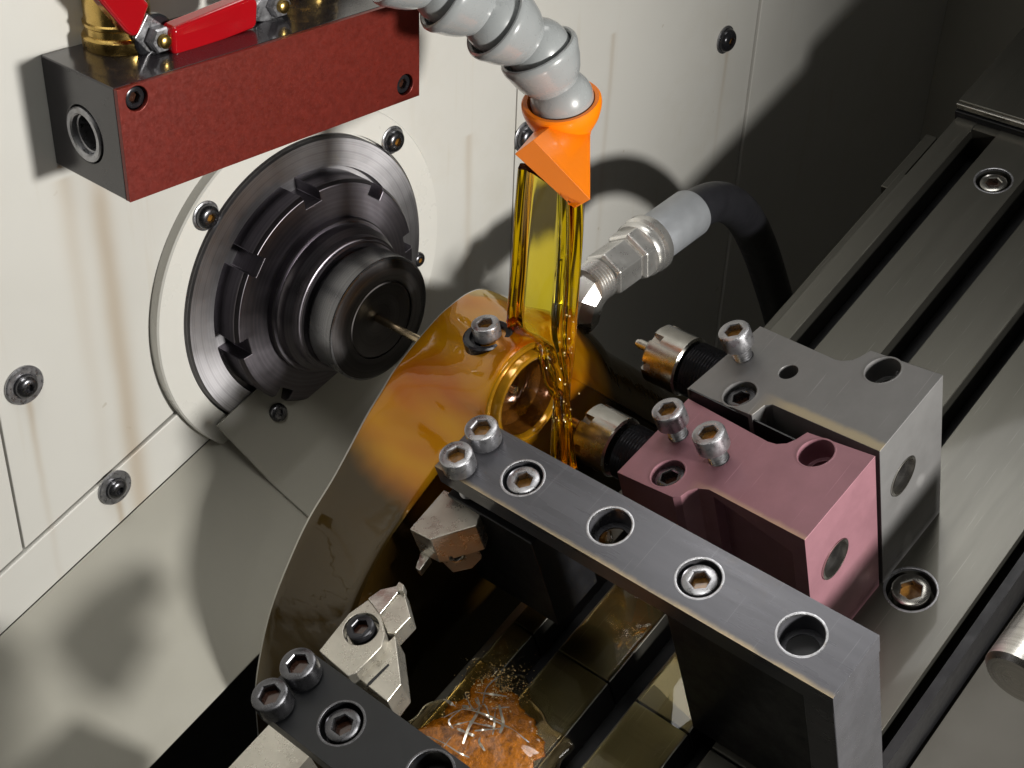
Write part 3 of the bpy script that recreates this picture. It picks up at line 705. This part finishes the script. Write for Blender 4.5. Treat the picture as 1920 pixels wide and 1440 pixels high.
# ------------------------------------------------------------------ black hose with steel fitting
fh = empty('hydraulic_hose', P3(1140, 500, -85), WM, 'black rubber hose with bright hexagonal fitting arching behind the nozzle', 'hose')
oh = P3(1140, 500, -85)
def ax_pt(px, py, y=-85): return P3(px, py, y)-oh
f0, f1 = ax_pt(1078, 555), ax_pt(1296, 398)
fa = f1-f0; FLn = np.linalg.norm(fa); fa = fa/FLn; rF = axis_rot(fa)
def s_of(px): return FLn*(px-1078)/(1296-1078)*1.0
part('elbow', mesh_of(MB().tube([tuple(ax_pt(*p)) for p in ((1092, 600, -84), (1090, 585, -85), (1094, 562, -85), (1104, 545, -85), (1116, 532, -85))], [6.0, 6.8, 7.2, 7.0, 6.8], 8), 'elbow', 25), 'fitting', fh)
th = []
for k in range(6): th += [(7.0, s_of(1098)+k*1.35), (7.7, s_of(1098)+k*1.35+.68)]
part('threads', MB().lathe(th, 48), 'fitting', fh, f0, rF)
part('hex_nut', mesh_of(MB().lathe([(7.8, s_of(1126)), (9.0, s_of(1129)), (9.0, s_of(1166)), (8.4, s_of(1170))], 6), 'hex_nut', 20), 'fitting', fh, f0, rF, bevel=.5)
part('hex_collar', mesh_of(MB().lathe([(9.0, s_of(1170)), (10.3, s_of(1174)), (10.3, s_of(1190)), (9.6, s_of(1195))], 6), 'hex_collar', 20), 'fitting', fh, f0, rF, bevel=.5)
part('crimp_ring', MB().lathe([(10.0, s_of(1190)), (10.6, s_of(1193)), (10.6, s_of(1198)), (9.9, s_of(1200)), (9.9, s_of(1203)), (11.0, s_of(1206)), (11.0, s_of(1214)), (10.4, s_of(1217))], 64), 'fitting', fh, f0, rF)
part('ferrule', MB().lathe([(8.9, s_of(1215)), (9.2, s_of(1220)), (9.2, s_of(1293)), (8.8, s_of(1297)), (7.8, s_of(1298))], 64), 'ferrule', fh, f0, rF)
hp = [ax_pt(*p) for p in ((1280, 409, -85), (1296, 398, -85), (1318, 385, -84), (1345, 378, -82), (1372, 386, -80), (1398, 412, -77), (1424, 465, -74), (1444, 525, -72), (1460, 580, -71), (1474, 640, -70), (1486, 700, -69), (1490, 760, -68))]
hd = dens(hp, 6)
part('rubber_hose', mesh_of(MB().tube([tuple(p) for p in hd], 7.8, 40), 'rubber_hose', 60), 'rubber', fh)

# ------------------------------------------------------------------ slanted slide table
NT = -68.
tb = empty('slide_table', TW(-200, -190, NT-30), TM, 'slanted steel slide table with parallel dark grooves', 'machine table')
to = np.array([-200, -190, NT-30.])
def tbx(b0, b1, y0, y1, n0=NT-30, n1=NT): return MB().box((b0-to[0], y0-to[1], n0-to[2]), (b1-to[0], y1-to[1], n1-to[2]))
lands = [(-131, -139.8), (-149.8, -170.6), (-180.6, -200.6), (-208.5, -245.5)]
GB = -38.2
def land(b0, b1, y1, y0, holes=()):
    me = mesh_of(tbx(b0, b1, y0, y1, NT-14), 'land')
    cs = []
    for (hb, hy, r) in holes:
        cs.append(MB().lathe([(r, 14+16-7.5), (r, 40)], 48, cx=hb-to[0], cy=hy-to[1]))
    if cs: me = cut(me, cs, 'land')
    return part('land', me, 'table', tb, bevel=.4)
bs = atN(1708, 1105, NT); bs2 = atN(1863, 338, NT)
for i, (y1, y0) in enumerate(lands):
    hs = []
    if i == 3: hs = [(bs[0], bs[1], 7.6)]
    if i == 1: hs = [(bs2[0], bs2[1], 6.6)]
    land(GB+.25, 240.5, y1, y0, hs)
    land(-97, GB-.25, y1, y0)
part('base', tbx(-97, 240.5, -245.3, -131.2, NT-30, NT-13.9), 'black', tb)
part('base', tbx(235.1, 240.6, -245.2, -131.3, NT-14.1, NT-.4), 'table', tb)
add_screw(tb, (bs[0]-to[0], bs[1]-to[1], NT-7-to[2]), WM, 'nickel', 'rustoil', big=True, name='cap_screw', spin=.4)
add_screw(tb, (bs2[0]-to[0], bs2[1]-to[1], NT-7-to[2]), WM*.85, 'nickel', 'darkoil', big=True, name='cap_screw')
for z in (bs, bs2):
    r = 7.6 if z is bs else 6.6
    part('hole_rim', MB().lathe([(r-.05, -1.2), (r-.05, .02), (r+.25, .12), (r+.7, .02)], 64, cap0=False, cap1=False), 'screw', tb, (z[0]-to[0], z[1]-to[1], NT-to[2]))
for (y1, y0), lab in zip(lands[:3], ('narrow outer land beside the housing', 'broad middle land under the grey bar', 'land nearest the bar leg')):
    e = empty('amber_film', TW(-40, (y0+y1)/2, NT), TM, 'dark amber film added as shade on the '+lab, 'oil film', 'amber shade films on the slide lands')  # added sheet darkens the land in place of shade under the bars
    hw = (y1-y0)/2-.35; rnf = random.Random(int(-y1)); rg = []
    for h, inset in ((.02, 0), (.2, .08), (.34, .35), (.38, 1.2)):
        rnf = random.Random(int(-y1)); pts_ = []
        for i in range(30): pts_.append((-56+i*100/29, -hw+inset+.25*rnf.random(), h))
        pts_.append((46+4*rnf.random()-inset, -hw*.3, h)); pts_.append((47-inset, hw*.4, h))
        for i in range(30): pts_.append((44-i*100/29, hw-inset-.25*rnf.random(), h))
        rg.append(pts_)
    part('shade_sheet', mesh_of(MB().rings(rg), 'shade_sheet', 60), 'shade_film', e)
# raised way cover at the top of the slide
wc = empty('way_cover', TW(241.5, -190, NT-12), TM, 'dark steel cover plate closing the top end of the slide', 'cover plate')
part('plate', MB().box((0, -80, 0), (170, 60, 18)), 'table', wc, bevel=.6)
part('seal_strip', MB().box((-2.6, -80, 1), (-.1, 60, 14.5)), 'black', wc, bevel=.3)
part('lip', MB().box((-1.6, -80, 15), (-.05, 60, 17.4)), 'bright', wc, bevel=.3)
# guide rail steps at the left flank of the slide
gr = empty('guide_rail', TW(200, -129, NT-10), TM, 'stepped steel guide rail along the left flank of the slide', 'guide rail')
part('rail', MB().box((-320, -1.9, -18), (5, 3.2, 5.5)), 'table', gr, bevel=.5)
part('rail_step', MB().box((-1, 3.4, -18), (34, 8.4, 1)), 'table', gr, bevel=.5)
# apron below the table front
ap = single('slide_apron', MB().box((-300, -3, -60), (260, 0, -1)), 'black', TW(0, -249, NT), TM, 'black side face under the near edge of the slide', 'machine side')
ap2 = single('bed_cover', MB().prism([(-330, -160, -48), (260, -160, -48), (260, -1, -20), (-330, -1, -20)], [(-330, -160, -46), (260, -160, -46), (260, -1, -18), (-330, -1, -18)]), 'bed', TW(0, -252.3, NT), TM,
             'dull grey bed cover in the lower right corner', 'bed cover')
# round pin at the right edge
pp = hit((1917, 1262), N, -25.)
pin_dir = np.array(hit((2010, 1130), N, -25.))-pp
single('round_pin', MB().lathe([(8.4, 0), (9.6, 1.4), (9.6, 44), (9.6, 60)], 64), 'bright', pp-pin_dir/np.linalg.norm(pin_dir)*3, axis_rot(pin_dir), 'polished round steel pin cut by the right edge', 'steel pin')

# ------------------------------------------------------------------ clamp bars
def hole_cutter(b, y, r, n1, depth, r2=None, d2=None):
    mb = MB().lathe([(r, n1-depth), (r, n1+5)], 56, cx=b, cy=y); out = [mb]
    if r2: out.append(MB().lathe([(r2, n1-d2), (r2, n1-depth+.5)], 40, cx=b, cy=y))
    return out
def clamp_bar(name, label, b0, b1, y0, y1, n1, thick, mat, holes, caps, edge, smat, fill, end=True):
    """holes: (b, y, screw or not) in slide coordinates"""
    org = np.array([(b0+b1)/2, (y0+y1)/2, n1-thick])
    t = empty(name, TW(*org), TM, label, 'clamp bar', 'drilled clamp bars')
    me = MB().box((b0-org[0], y0-org[1], 0), (b1-org[0], y1-org[1], thick)); me = mesh_of(me, 'bar')
    cs = []
    for b, y, s in holes: cs += hole_cutter(b-org[0], y-org[1], 5.95, thick, 6.9, 4.3, thick+3)
    for b, y in caps: cs += hole_cutter(b-org[0], y-org[1], 3.2, thick, thick-1)
    me = cut(me, cs, 'bar'); bar = part('bar', me, mat, t, bevel=.45)
    for b, y, s in holes:
        part('hole_rim', MB().lathe([(5.9, -.9), (5.9, .02), (6.15, .10), (6.6, .02)], 64, cap0=False, cap1=False), smat, bar, (b-org[0], y-org[1], thick))
        if s: add_screw(t, (b-org[0], y-org[1], thick-6.6), WM*.98, smat, fill, spin=random.random(), oil=3)
    for b, y in caps: add_screw(t, (b-org[0], y-org[1], thick+.6), WM, smat, fill, thread=True, spin=random.random(), oil=2.4)
    if end:
        part('end_leg', MB().box((b0-org[0]+.05, y0-org[1]+.03, -65.4), (b1-org[0]-.05, y0-org[1]+9, .2)), mat, t, bevel=.45)
        part('shade_rib', MB().box((b0-org[0]+1.2, y0-org[1]+8.5, -65.4), (b1-org[0]-1.2, y0-org[1]+52, .3)), 'black', t, bevel=.4)  # added rib, black in place of the deep shade under the bar
    return t
NB = 5.
gh_ = [(980, 896, 1), (1144, 986, 0), (1311, 1084, 1), (1503, 1190, 0)]
GBAR = clamp_bar('clamp_bar', 'long dark grey steel bar with four counterbored holes across the middle', -37.0, -16.2, -252.2, -119.5, NB, 7.5, 'bar',
          [(*atN(x, y, NB)[:2], s) for x, y, s in gh_], [tuple(atN(864, 878, NB)[:2]), tuple(atN(911, 828, NB)[:2])], 1, 'screw', 'rustoil')
bh = [(640, 1356, 1), (806, 1450, 0)]
BBAR = clamp_bar('clamp_bar', 'black steel bar with raised cap screws in the lower left corner', -121.6, -101.2, -262, -130.8, NB, 7.5, 'blackbar',
          [(*atN(x, y, NB)[:2], s) for x, y, s in bh], [tuple(atN(520, 1325, NB)[:2]), tuple(atN(572, 1268, NB)[:2])], 1, 'darkscrew', 'darkoil', end=True)
# beige shank under the black bar
q0 = [atN(500, 1362, NT+14)+0, atN(572, 1412, NT+14), atN(540, 1452, NT+14), atN(400, 1470, NT+14)]
bb = single('lower_rail', MB().box((-60, -17, -20), (0, 0, 0)), 'carbide', TW(*(atN(505, 1358, -25.))), TM, 'pale rail end sticking out under the black bar', 'rail')

# ------------------------------------------------------------------ drill blocks
SL = -math.tan(0.2345)
def block(name, label, plan, mat, ntop, base, pcx, holes, caps, endhole, small=None, nutc=None, pocket=None):
    org = np.array([np.mean([p[0] for p in plan]), np.mean([p[1] for p in plan]), base])
    t = empty(name, TW(*org), TM, label, 'tool block', 'drill blocks on the slide')
    top = lambda y: ntop+(y+220)*SL
    # fillet the two inside corners by densifying
    pl_ = plan
    lo = [(b-org[0], y-org[1], 0.15) for b, y in pl_]; hi = [(b-org[0], y-org[1], top(y)-base) for b, y in pl_]
    me = mesh_of(MB().prism(lo, hi), 'block'); cs = []
    nx = np.array([0, math.cos(.2345), math.sin(-.2345)]); nrmT = np.array([0, math.sin(.2345), math.cos(.2345)])
    rT = np.stack([(1, 0, 0), nx, nrmT], 1)
    def tilt_cut(b, y, r, d, up=5):
        mb = MB().lathe([(r, -d), (r, up)], 56); c = np.array([b-org[0], y-org[1], top(y)-base])
        mb.v = [tuple(rT @ np.array(v)+c) for v in mb.v]; return mb
    for b, y, s in holes:
        cs.append(tilt_cut(b, y, 5.35, 7.5)); cs.append(tilt_cut(b, y, 4.0, 22, -7))
    for b, y in caps: cs.append(tilt_cut(b, y, 3.1, 14))
    if small: cs.append(tilt_cut(small[0], small[1], 3.0, 14))
    yend = min(p[1] for p in plan)
    n = 48; eb, en, er = endhole
    lo = [(eb-org[0]+er*math.cos(2*math.pi*i/n), yend-4-org[1], en-base+er*math.sin(2*math.pi*i/n)) for i in range(n)]
    cs.append(MB().prism(lo, [(x, yend+5.1-org[1], z) for x, y, z in lo]))
    if pocket: cs.append(MB().box((pocket[0]-org[0], pocket[1]-org[1], -1), (pocket[2]-org[0], pocket[3]-org[1], pocket[4]-base)))
    me = cut(me, cs, 'block'); bd = part('block', me, mat, t, bevel=.45)
    for b, y, s in holes:
        c = np.array([b-org[0], y-org[1], top(y)-base])
        part('hole_rim', MB().lathe([(5.3, -.9), (5.3, .02), (5.55, .10), (5.9, .02)], 64, cap0=False, cap1=False), mat, bd, c, rT)
        if s: add_screw(t, c-nrmT*7.3, rT*.95, 'darkscrew', 'darkoil', spin=random.random(), oil=3)
    for b, y in caps:
        c = np.array([b-org[0], y-org[1], top(y)-base]); add_screw(t, c+nrmT*5.0, rT, 'screw', 'rustoil', thread=True, spin=random.random(), oil=2.2)
    # tube seen inside the end hole
    rE = axis_rot((0, -1, 0), (1, 0, 0))
    part('bore_sleeve', MB().lathe([(er-.12, -4.8), (er-.12, -.3), (er-.9, -.3), (er-.9, -4.8)], 48, cap0=False, cap1=False), 'bright', t, (eb-org[0], yend-org[1], en-base), rE)
    part('bore_back', MB().lathe([(er-.3, -5.0), (er-1.2, -4.6), (1.0, -4.5)], 40), 'black', t, (eb-org[0], yend-org[1], en-base), rE)
    # collet nut and threads towards the spindle
    nb, nn = nutc; rN = axis_rot((0, 1, 0), (1, 0, 0)); yf = max(p[1] for p in plan)
    c = np.array([nb-org[0], -org[1], nn-base])
    pr = [(9.3, yf-3)]
    for k in range(12): pr += [(9.3, yf-1+k*1.05), (8.9, yf-.5+k*1.05)]
    part('threads', MB().lathe([(r, h) for r, h in pr], 64, ), 'blackscrew', t, c+np.array([0, 0, 0]), rN)
    nm = mesh_of(MB().lathe([(9.4, -139.5), (10.1, -138.9), (10.1, -127.2), (9.4, -126.4), (8.2, -126.1), (5.2, -126.1), (4.6, -128)], 96), 'collet_nut')
    cc = []
    for k in range(6):
        a = math.radians(20+60*k); u = np.array([math.cos(a), math.sin(a), 0]); v = np.array([-u[1], u[0], 0]); z = np.array([0, 0, 1.])
        qq = [u*7.6-v*1.5, u*13-v*1.5, u*13+v*1.5, u*7.6+v*1.5]; cc.append(MB().prism([p+z*-130.5 for p in qq], [p+z*-120 for p in qq]))
    nm = cut(nm, cc, 'collet_nut'); part('collet_nut', nm, 'nickel', t, c, rN, bevel=.25)
    part('drill', MB().lathe([(1.6, -130), (1.6, -119), (1.2, -117.6), (.2, -117)], 20), 'bright', t, c, rN)
    return t
gplan = [(38, -151.5), (70, -157), (64.5, -188), (64.7, -190.5), (65.8, -193), (67.8, -194.4), (71.2, -196), (68.8, -221), (36.5, -220.2), (41.6, -181), (40.6, -179), (35.6, -177.8)]
pplan = [(1.4, -152.3), (35.3, -154), (28.9, -188), (29, -191), (30.3, -193.6), (32.5, -195.2), (36.2, -196.7), (35.2, -219.6), (1.8, -218.6), (6.6, -183), (5.8, -179.6), (3.6, -177.6), (1.2, -176.8), (0, -174.8), (.6, -164)]
def onblock(px, py, ntop):       # slide coordinates of a picture point on the sloping top face
    nn = np.array(N)*math.cos(.2345)+np.array(Y)*math.sin(.2345)
    p0 = np.array(TW(0, -220, ntop)); return TM.T @ hit((px, py), nn, nn@p0)
def onend(px, py, y): return TM.T @ atY(px, py, y)
NG, NP = -1.6, -2.4
ge = onend(1694, 893, -220.5); pe_ = onend(1566, 1048, -219)
GBL = block('drill_block', 'grey anodised tool block behind the pink one, with one raised screw', gplan, 'greyblock', NG, NT, None,
      [(*onblock(1387, 738, NG)[:2], 1), (*onblock(1655, 694, NG)[:2], 0)], [tuple(onblock(1394, 668, NG)[:2])], (ge[0], ge[2], 6.6),
      small=tuple(onblock(1478, 697, NG)[:2]), nutc=(54.2, -31.))
PBL = block('drill_block', 'faded pink anodised tool block between grey bar and grey block', pplan, 'pink', NP, NT, None,
      [(*onblock(1252, 887, NP)[:2], 1), (*onblock(1530, 849, NP)[:2], 0)], [tuple(onblock(1272, 815, NP)[:2]), tuple(onblock(1348, 860, NP)[:2])], (pe_[0], pe_[2], 6.6),
      nutc=(17.2, -33.), pocket=(-6, -213.6, 10.4, -184.5, -13.5))
single('drill_shim', MB().box((0, -40, -62), (.5, 0, -8)), 'blackbar', TW(35.75, -154.5, -6), TM, 'thin dark shim between the pink block and the grey block', 'shim')

# ------------------------------------------------------------------ turning tools
def Tp(px, py, n): return atN(px, py, n)
def poly_tool(verts, faces): return MB().add(verts, faces)
def extr(pix, n1, n0, org, shift=(0, 0)):
    hi = [Tp(px, py, n1)-org for px, py in pix]; lo = [p+np.array([shift[0], shift[1], n0-n1]) for p in hi]; return MB().prism(lo, hi)
# upper tool, gripped under the grey bar
t1o = Tp(850, 990, -12)
t1 = empty('turning_tool', TW(*t1o), TM, 'upper pale steel tool holder clamped under the grey bar tip', 'cutting tool', 'turning tools')
part('holder', extr([(768, 992), (832, 918), (905, 948), (893, 986), (806, 1012)], -8, -20, t1o), 'carbide', t1, bevel=.3)
fc = [Tp(800, 1018, -12)-t1o, Tp(882, 986, -12)-t1o, Tp(905, 1046, -24)-t1o, Tp(886, 1066, -27)-t1o, Tp(850, 1074, -28)-t1o, Tp(828, 1052, -24)-t1o]
bk = [p+np.array([3, 9, -1]) for p in fc]
part('clamp_face', MB().prism(bk, fc), 'carbide', t1, bevel=.3)
nf_ = np.cross(fc[1]-fc[0], fc[3]-fc[0]); nf_ /= np.linalg.norm(nf_)
camT = TM.T @ (CW-TM@t1o)
if nf_@camT < 0: nf_ = -nf_
cpt = (fc[0]+fc[1]+fc[3]+fc[4])/4
part('clamp_screw', dupmesh(ME_cap, 'nickel'), 'nickel', t1, cpt-nf_*1.2, axis_rot(nf_)*.5)
part('insert', extr([(790, 1030), (800, 1034), (806, 1044), (786, 1070), (779, 1064)], -20, -23, t1o), 'bright', t1, bevel=.2)
part('shank', MB().box((-1, -24, -44), (18, 9, -.2)), 'black', t1, np.array([-36.5, -130, -6.8])-t1o, bevel=.4)
# lower tool, gripped by the black bar
t2o = Tp(690, 1220, -8)
t2 = empty('turning_tool', TW(*t2o), TM, 'lower parting tool with round black screw beside the black bar', 'cutting tool', 'turning tools')
part('holder', cut(mesh_of(extr([(598, 1220), (654, 1150), (690, 1124), (712, 1152), (722, 1190), (716, 1212), (668, 1262), (652, 1268)], -5, -15, t2o), 'holder'),
     [MB().lathe([(4.9, -4.), (4.9, 12)], 40, cx=0, cy=0).add([], []) if False else (lambda c: MB().lathe([(5.0, c[2]-3.5), (5.0, c[2]+8)], 48, cx=c[0], cy=c[1]))(Tp(677, 1179, -5)-t2o)], 'holder'), 'carbide', t2, bevel=.3)
add_screw(t2, Tp(677, 1179, -5)-t2o-np.array([0, 0, 3.6]), WM*.8, 'blackscrew', 'darkoil', name='clamp_screw')
part('blade', extr([(690, 1122), (714, 1105), (744, 1098), (754, 1100), (712, 1152)], -6.5, -10, t2o), 'bright', t2, bevel=.2)
part('blade_support', extr([(713, 1154), (756, 1104), (770, 1156), (740, 1188), (726, 1186)], -7.5, -14, t2o), 'carbide', t2, bevel=.3)
part('clamp_jaw', extr([(716, 1213), (741, 1190), (750, 1262), (752, 1282), (726, 1316), (672, 1272), (668, 1262)], -8.5, -19, t2o), 'carbide', t2, bevel=.3)
part('slot', extr([(728, 1244), (730, 1247), (694, 1284), (687, 1286), (690, 1280)], -8.38, -8.9, t2o), 'black', t2)
part('insert', extr([(742, 1100), (748, 1090), (757, 1096), (756, 1108), (748, 1108)], -5.5, -9, t2o), 'carbide', t2, bevel=.2)

# ------------------------------------------------------------------ oil pool, foam and swarf on the lower table
po = atN(900, 1370, NT)
pool = [(770, 1375), (815, 1345), (838, 1318), (872, 1302), (893, 1272), (918, 1262), (938, 1285), (966, 1296), (992, 1330), (1012, 1362), (1030, 1395), (1015, 1440), (985, 1490), (880, 1500), (815, 1450)]
pin_ = dens([Tp(px, py, NT)[:2]-po[:2] for px, py in pool+[pool[0]]], 5)[:-1]
cen = sum(pin_)/len(pin_); rings_ = []
for f, h in ((1, .02), (.97, .5), (.9, .9), (.75, 1.5), (.5, 2.1), (.2, 2.4)):
    rings_.append([tuple(list(cen+(p-cen)*f)+[h]) for p in pin_])
flm = []
for f, h in ((1.0, .03), (.985, .35), (.95, .55), (.8, .6), (.3, .62)):
    flm.append([tuple(list(cen+(p-cen)*f*(1.28+.10*math.sin(5*k/len(pin_)*6.28)+.06*math.sin(11*k/len(pin_)*6.28+1)))+[h]) for k, p in enumerate(pin_)])
single('amber_film', mesh_of(MB().rings(flm), 'amber_film', 60), 'film', TW(*po), TM, 'thin clear amber oil film spreading round the orange puddle', 'oil film')
rings_ = [[(cen[0]+(p[0]-cen[0])*k_, cen[1]+(p[1]-cen[1])*k_, p[2]+.3) for p, k_ in ((p, .92+.05*math.sin(9*i_/len(r_)*6.28)+.03*math.sin(23*i_/len(r_)*6.28)) for i_, p in enumerate(r_))] for r_ in rings_]
opool = single('oil_puddle', mesh_of(MB().rings(rings_), 'oil_puddle', 60), 'puddle', TW(*po), TM, 'foamy orange-brown oil puddle on the slide near the black bar', 'oil puddle')
rnd = random.Random(3); fm = MB()
ico = bmesh.new(); bmesh.ops.create_icosphere(ico, subdivisions=1, radius=1); iv = [v.co.copy() for v in ico.verts]; ifc = [[v.index for v in f.verts] for f in ico.faces]; ico.free()
for k in range(2200):
    f = rnd.random()**.7; a = rnd.randrange(len(pin_)); q = cen+(pin_[a]-cen)*f*.95
    if rnd.random() < .55:
        c = Tp(930, 1290, NT)[:2]-po[:2]; q = c+np.array([rnd.gauss(0, 5), rnd.gauss(0, 5)])
    h = 2.5*(1-min(1, np.linalg.norm(q-cen)/np.linalg.norm(pin_[a]-cen))**2)
    r = .07+.28*rnd.random()**3
    fm.add([(q[0]+v.x*r, q[1]+v.y*r, h+v.z*r) for v in iv], ifc)
tag(part('foam', mesh_of(fm, 'foam', 80), 'foam', None, TW(*po), TM), 'tiny pale bubbles gathered on the orange oil puddle', 'foam', kind='stuff')
chips = [((832, 1345), (868, 1330), (905, 1338), (940, 1352)), ((868, 1395), (880, 1362), (898, 1330), (895, 1308)), ((895, 1335), (925, 1350), (960, 1368), (992, 1392)),
         ((905, 1318), (912, 1290), (930, 1272), (938, 1268)), ((832, 1400), (850, 1372), (842, 1350), (872, 1325)), ((872, 1300), (888, 1330), (908, 1320), (918, 1345)), ((800, 1380), (830, 1392), (858, 1410), (880, 1420))]
for i, ch in enumerate(chips):
    P = dens([Tp(x, y, NT+3.5+1.5*math.sin(i+j))-po for j, (x, y) in enumerate(ch)], 5); mb = MB(); rr_ = []
    for j, p in enumerate(P):
        t = P[min(j+1, len(P)-1)]-P[max(j-1, 0)]; t = t/np.linalg.norm(t); s_ = np.cross(t, [math.sin(j*.3+i), .2, 1]); s_ /= np.linalg.norm(s_); u_ = np.cross(t, s_)
        wd = (.55 if i in (1,) else .28)*(1-.8*abs(j/len(P)-.5)*1.2)
        rr_.append([tuple(p+s_*wd+u_*.05), tuple(p+s_*wd-u_*.05), tuple(p-s_*wd-u_*.05), tuple(p-s_*wd+u_*.05)])
    mb.rings(rr_)
    lab = ['long thin swarf sliver lying across the top of the orange puddle', 'widest bright swarf flake standing in the middle of the puddle', 'straight thin swarf needle pointing to the lower right of the puddle',
           'small swarf splinter at the upper tip of the puddle', 'kinked swarf thread on the left side of the puddle', 'short zigzag swarf piece in the tangle above the puddle centre', 'thin swarf hair at the lower left edge of the puddle by the black bar'][i]
    single('swarf_chip', mesh_of(mb, 'swarf_chip', 40), 'chip', TW(*po), TM, lab, 'swarf', 'swarf chips in the puddle')


rc = random.Random(11)
for k in range(12):
    px, py = 905+rc.gauss(0, 34), 1345+rc.gauss(0, 30); a = rc.uniform(0, math.pi); L = rc.uniform(9, 34)
    P = [Tp(px+math.cos(a+.5*t*rc.uniform(-1, 1))*L*t, py+math.sin(a)*L*t, NT+2.4+2*rc.random()+1.5*(1-t*t))-po for t in (-1, -.4, .2, .8)]
    P = dens(P, 4); mb = MB(); rr_ = []; wd0 = rc.uniform(.25, .7)
    for j, p in enumerate(P):
        t = P[min(j+1, len(P)-1)]-P[max(j-1, 0)]; t = t/np.linalg.norm(t); s_ = np.cross(t, [math.sin(j*.5+k), .3, 1]); s_ /= np.linalg.norm(s_); u_ = np.cross(t, s_)
        wd = wd0*(1-.8*abs(j/len(P)-.5)*1.4); rr_.append([tuple(p+s_*wd+u_*.05), tuple(p+s_*wd-u_*.05), tuple(p-s_*wd-u_*.05), tuple(p-s_*wd+u_*.05)])
    mb.rings(rr_)
    single('swarf_chip', mesh_of(mb, 'swarf_chip', 40), 'chip', TW(*po), TM, 'small loose swarf sliver in the bright tangle on the orange puddle', 'swarf', 'small swarf slivers on the puddle')
